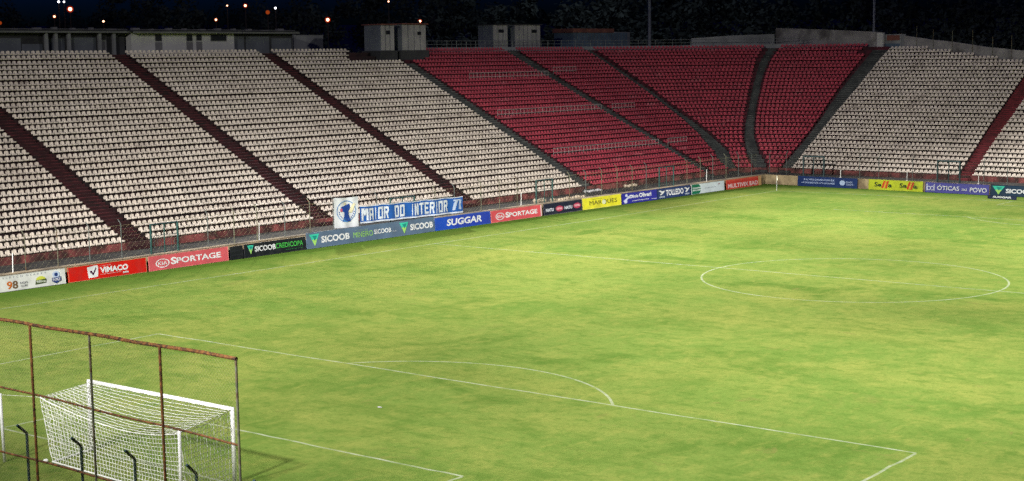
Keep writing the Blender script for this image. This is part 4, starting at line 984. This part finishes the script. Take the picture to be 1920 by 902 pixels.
for i, (px, rg, sc_) in enumerate(TREES):
    ci = (i*2+i//3) % 3
    g = protos[ci] if ci not in used else copy_tree(protos[ci]); used.add(ci)
    p = ray_xy(px, rg); g.location = (p[0], p[1], hill_z(p[0], p[1])-.3); g.scale = (sc_*1.15, sc_*1.15, sc_); g.rotation_euler = (0, 0, random.uniform(0, 6.28))

# ------------------------------------------------------------------ street lamps of the town
HOT = emit('sodium_lamp_core', (1, .50, .30), 5); COOL = emit('white_lamp_core', (.9, .88, 1), 5); GLOW = emit('orange_halo', (1, .06, .01), .30); DIM = emit('dim_orange_lamp_halo', (.9, .13, .02), .28)
def lamp(label, x, y, z, r, core, halo=None):
    g = thing('street_lamp', label, 'street lamp', (x, y, hill_z(x, y)), 'street lamps on the hill beyond the stadium')
    zg = hill_z(x, y)-.3; d = np.array((CAM[0]-x, CAM[1]-y)); d /= np.linalg.norm(d)
    b = MB(); b.tube((x-d[0]*1.2, y-d[1]*1.2, zg), (x-d[0]*1.2, y-d[1]*1.2, z+.3), .09, 6); b.path([(x-d[0]*1.2, y-d[1]*1.2, z+.3), (x-d[0]*.6, y-d[1]*.6, z+r+.45), (x, y, z+r+.1)], .05, 5); b.build('pole', M['bark'], g)
    r *= .75; b = MB(); b.ball((x, y, z), r, 12, 8); b.build('bulb', core, g, smooth=True)
    b = MB(); b.tube((x, y, z+r*.9), (x, y, z+r*1.25), r*1.1, 10, r*.4); b.build('hood', M['bark'], g)
    if halo:
        b = MB(); b.ball((x-d[0]*r*1.4, y-d[1]*r*1.4, z), r*1.75, 14, 10); b.build('halo_ball', halo, g, smooth=True)  # made-up glowing ball behind the bulb, imitates the halo of its light
lamp('brightest pink street lamp above the dark open pavilion', -152.67, 108.36, 21.37, .36, HOT, GLOW)
lamp('small pink street lamp left of and below the brightest one', -154.02, 106.5, 20.29, .2, HOT, DIM)
lamp('white street lamp at the top edge, left of a close pair', -153.6, 107.07, 22.45, .22, COOL)
lamp('white street lamp at the top edge, right of a close pair', -153.16, 107.69, 22.45, .18, COOL)
lamp('small dim street lamp above the doorway of the open pavilion', -149.86, 112.14, 19.54, .19, HOT)
lamp('small street lamp over the white plastered block', -139.41, 124.97, 19.66, .2, HOT, DIM)
lamp('faint street lamp between two lamps above the white block', -138.25, 126.28, 21.77, .14, HOT)
lamp('bright street lamp high above the right end of the white block', -136.44, 128.3, 21.75, .24, HOT, GLOW)
lamp('white street lamp beside a dim orange one above the shuttered bar', -133.37, 131.63, 21.35, .22, COOL)
lamp('dim orange lamp above the shuttered bar', -134.18, 130.76, 20.72, .42, DIM)
lamp('bright pink street lamp above the graffitied wall', -127.87, 137.27, 19.51, .32, HOT, GLOW)
lamp('bright pink street lamp over the roof of the first booth pair', -117.55, 146.94, 19.12, .26, HOT, GLOW)
lamp('small street lamp at the top edge above the first booth pair', -121.1, 143.75, 22.2, .16, HOT)
lamp('dim orange lamp at the left edge above the open pavilion', -158.39, 100.15, 19.39, .35, DIM)
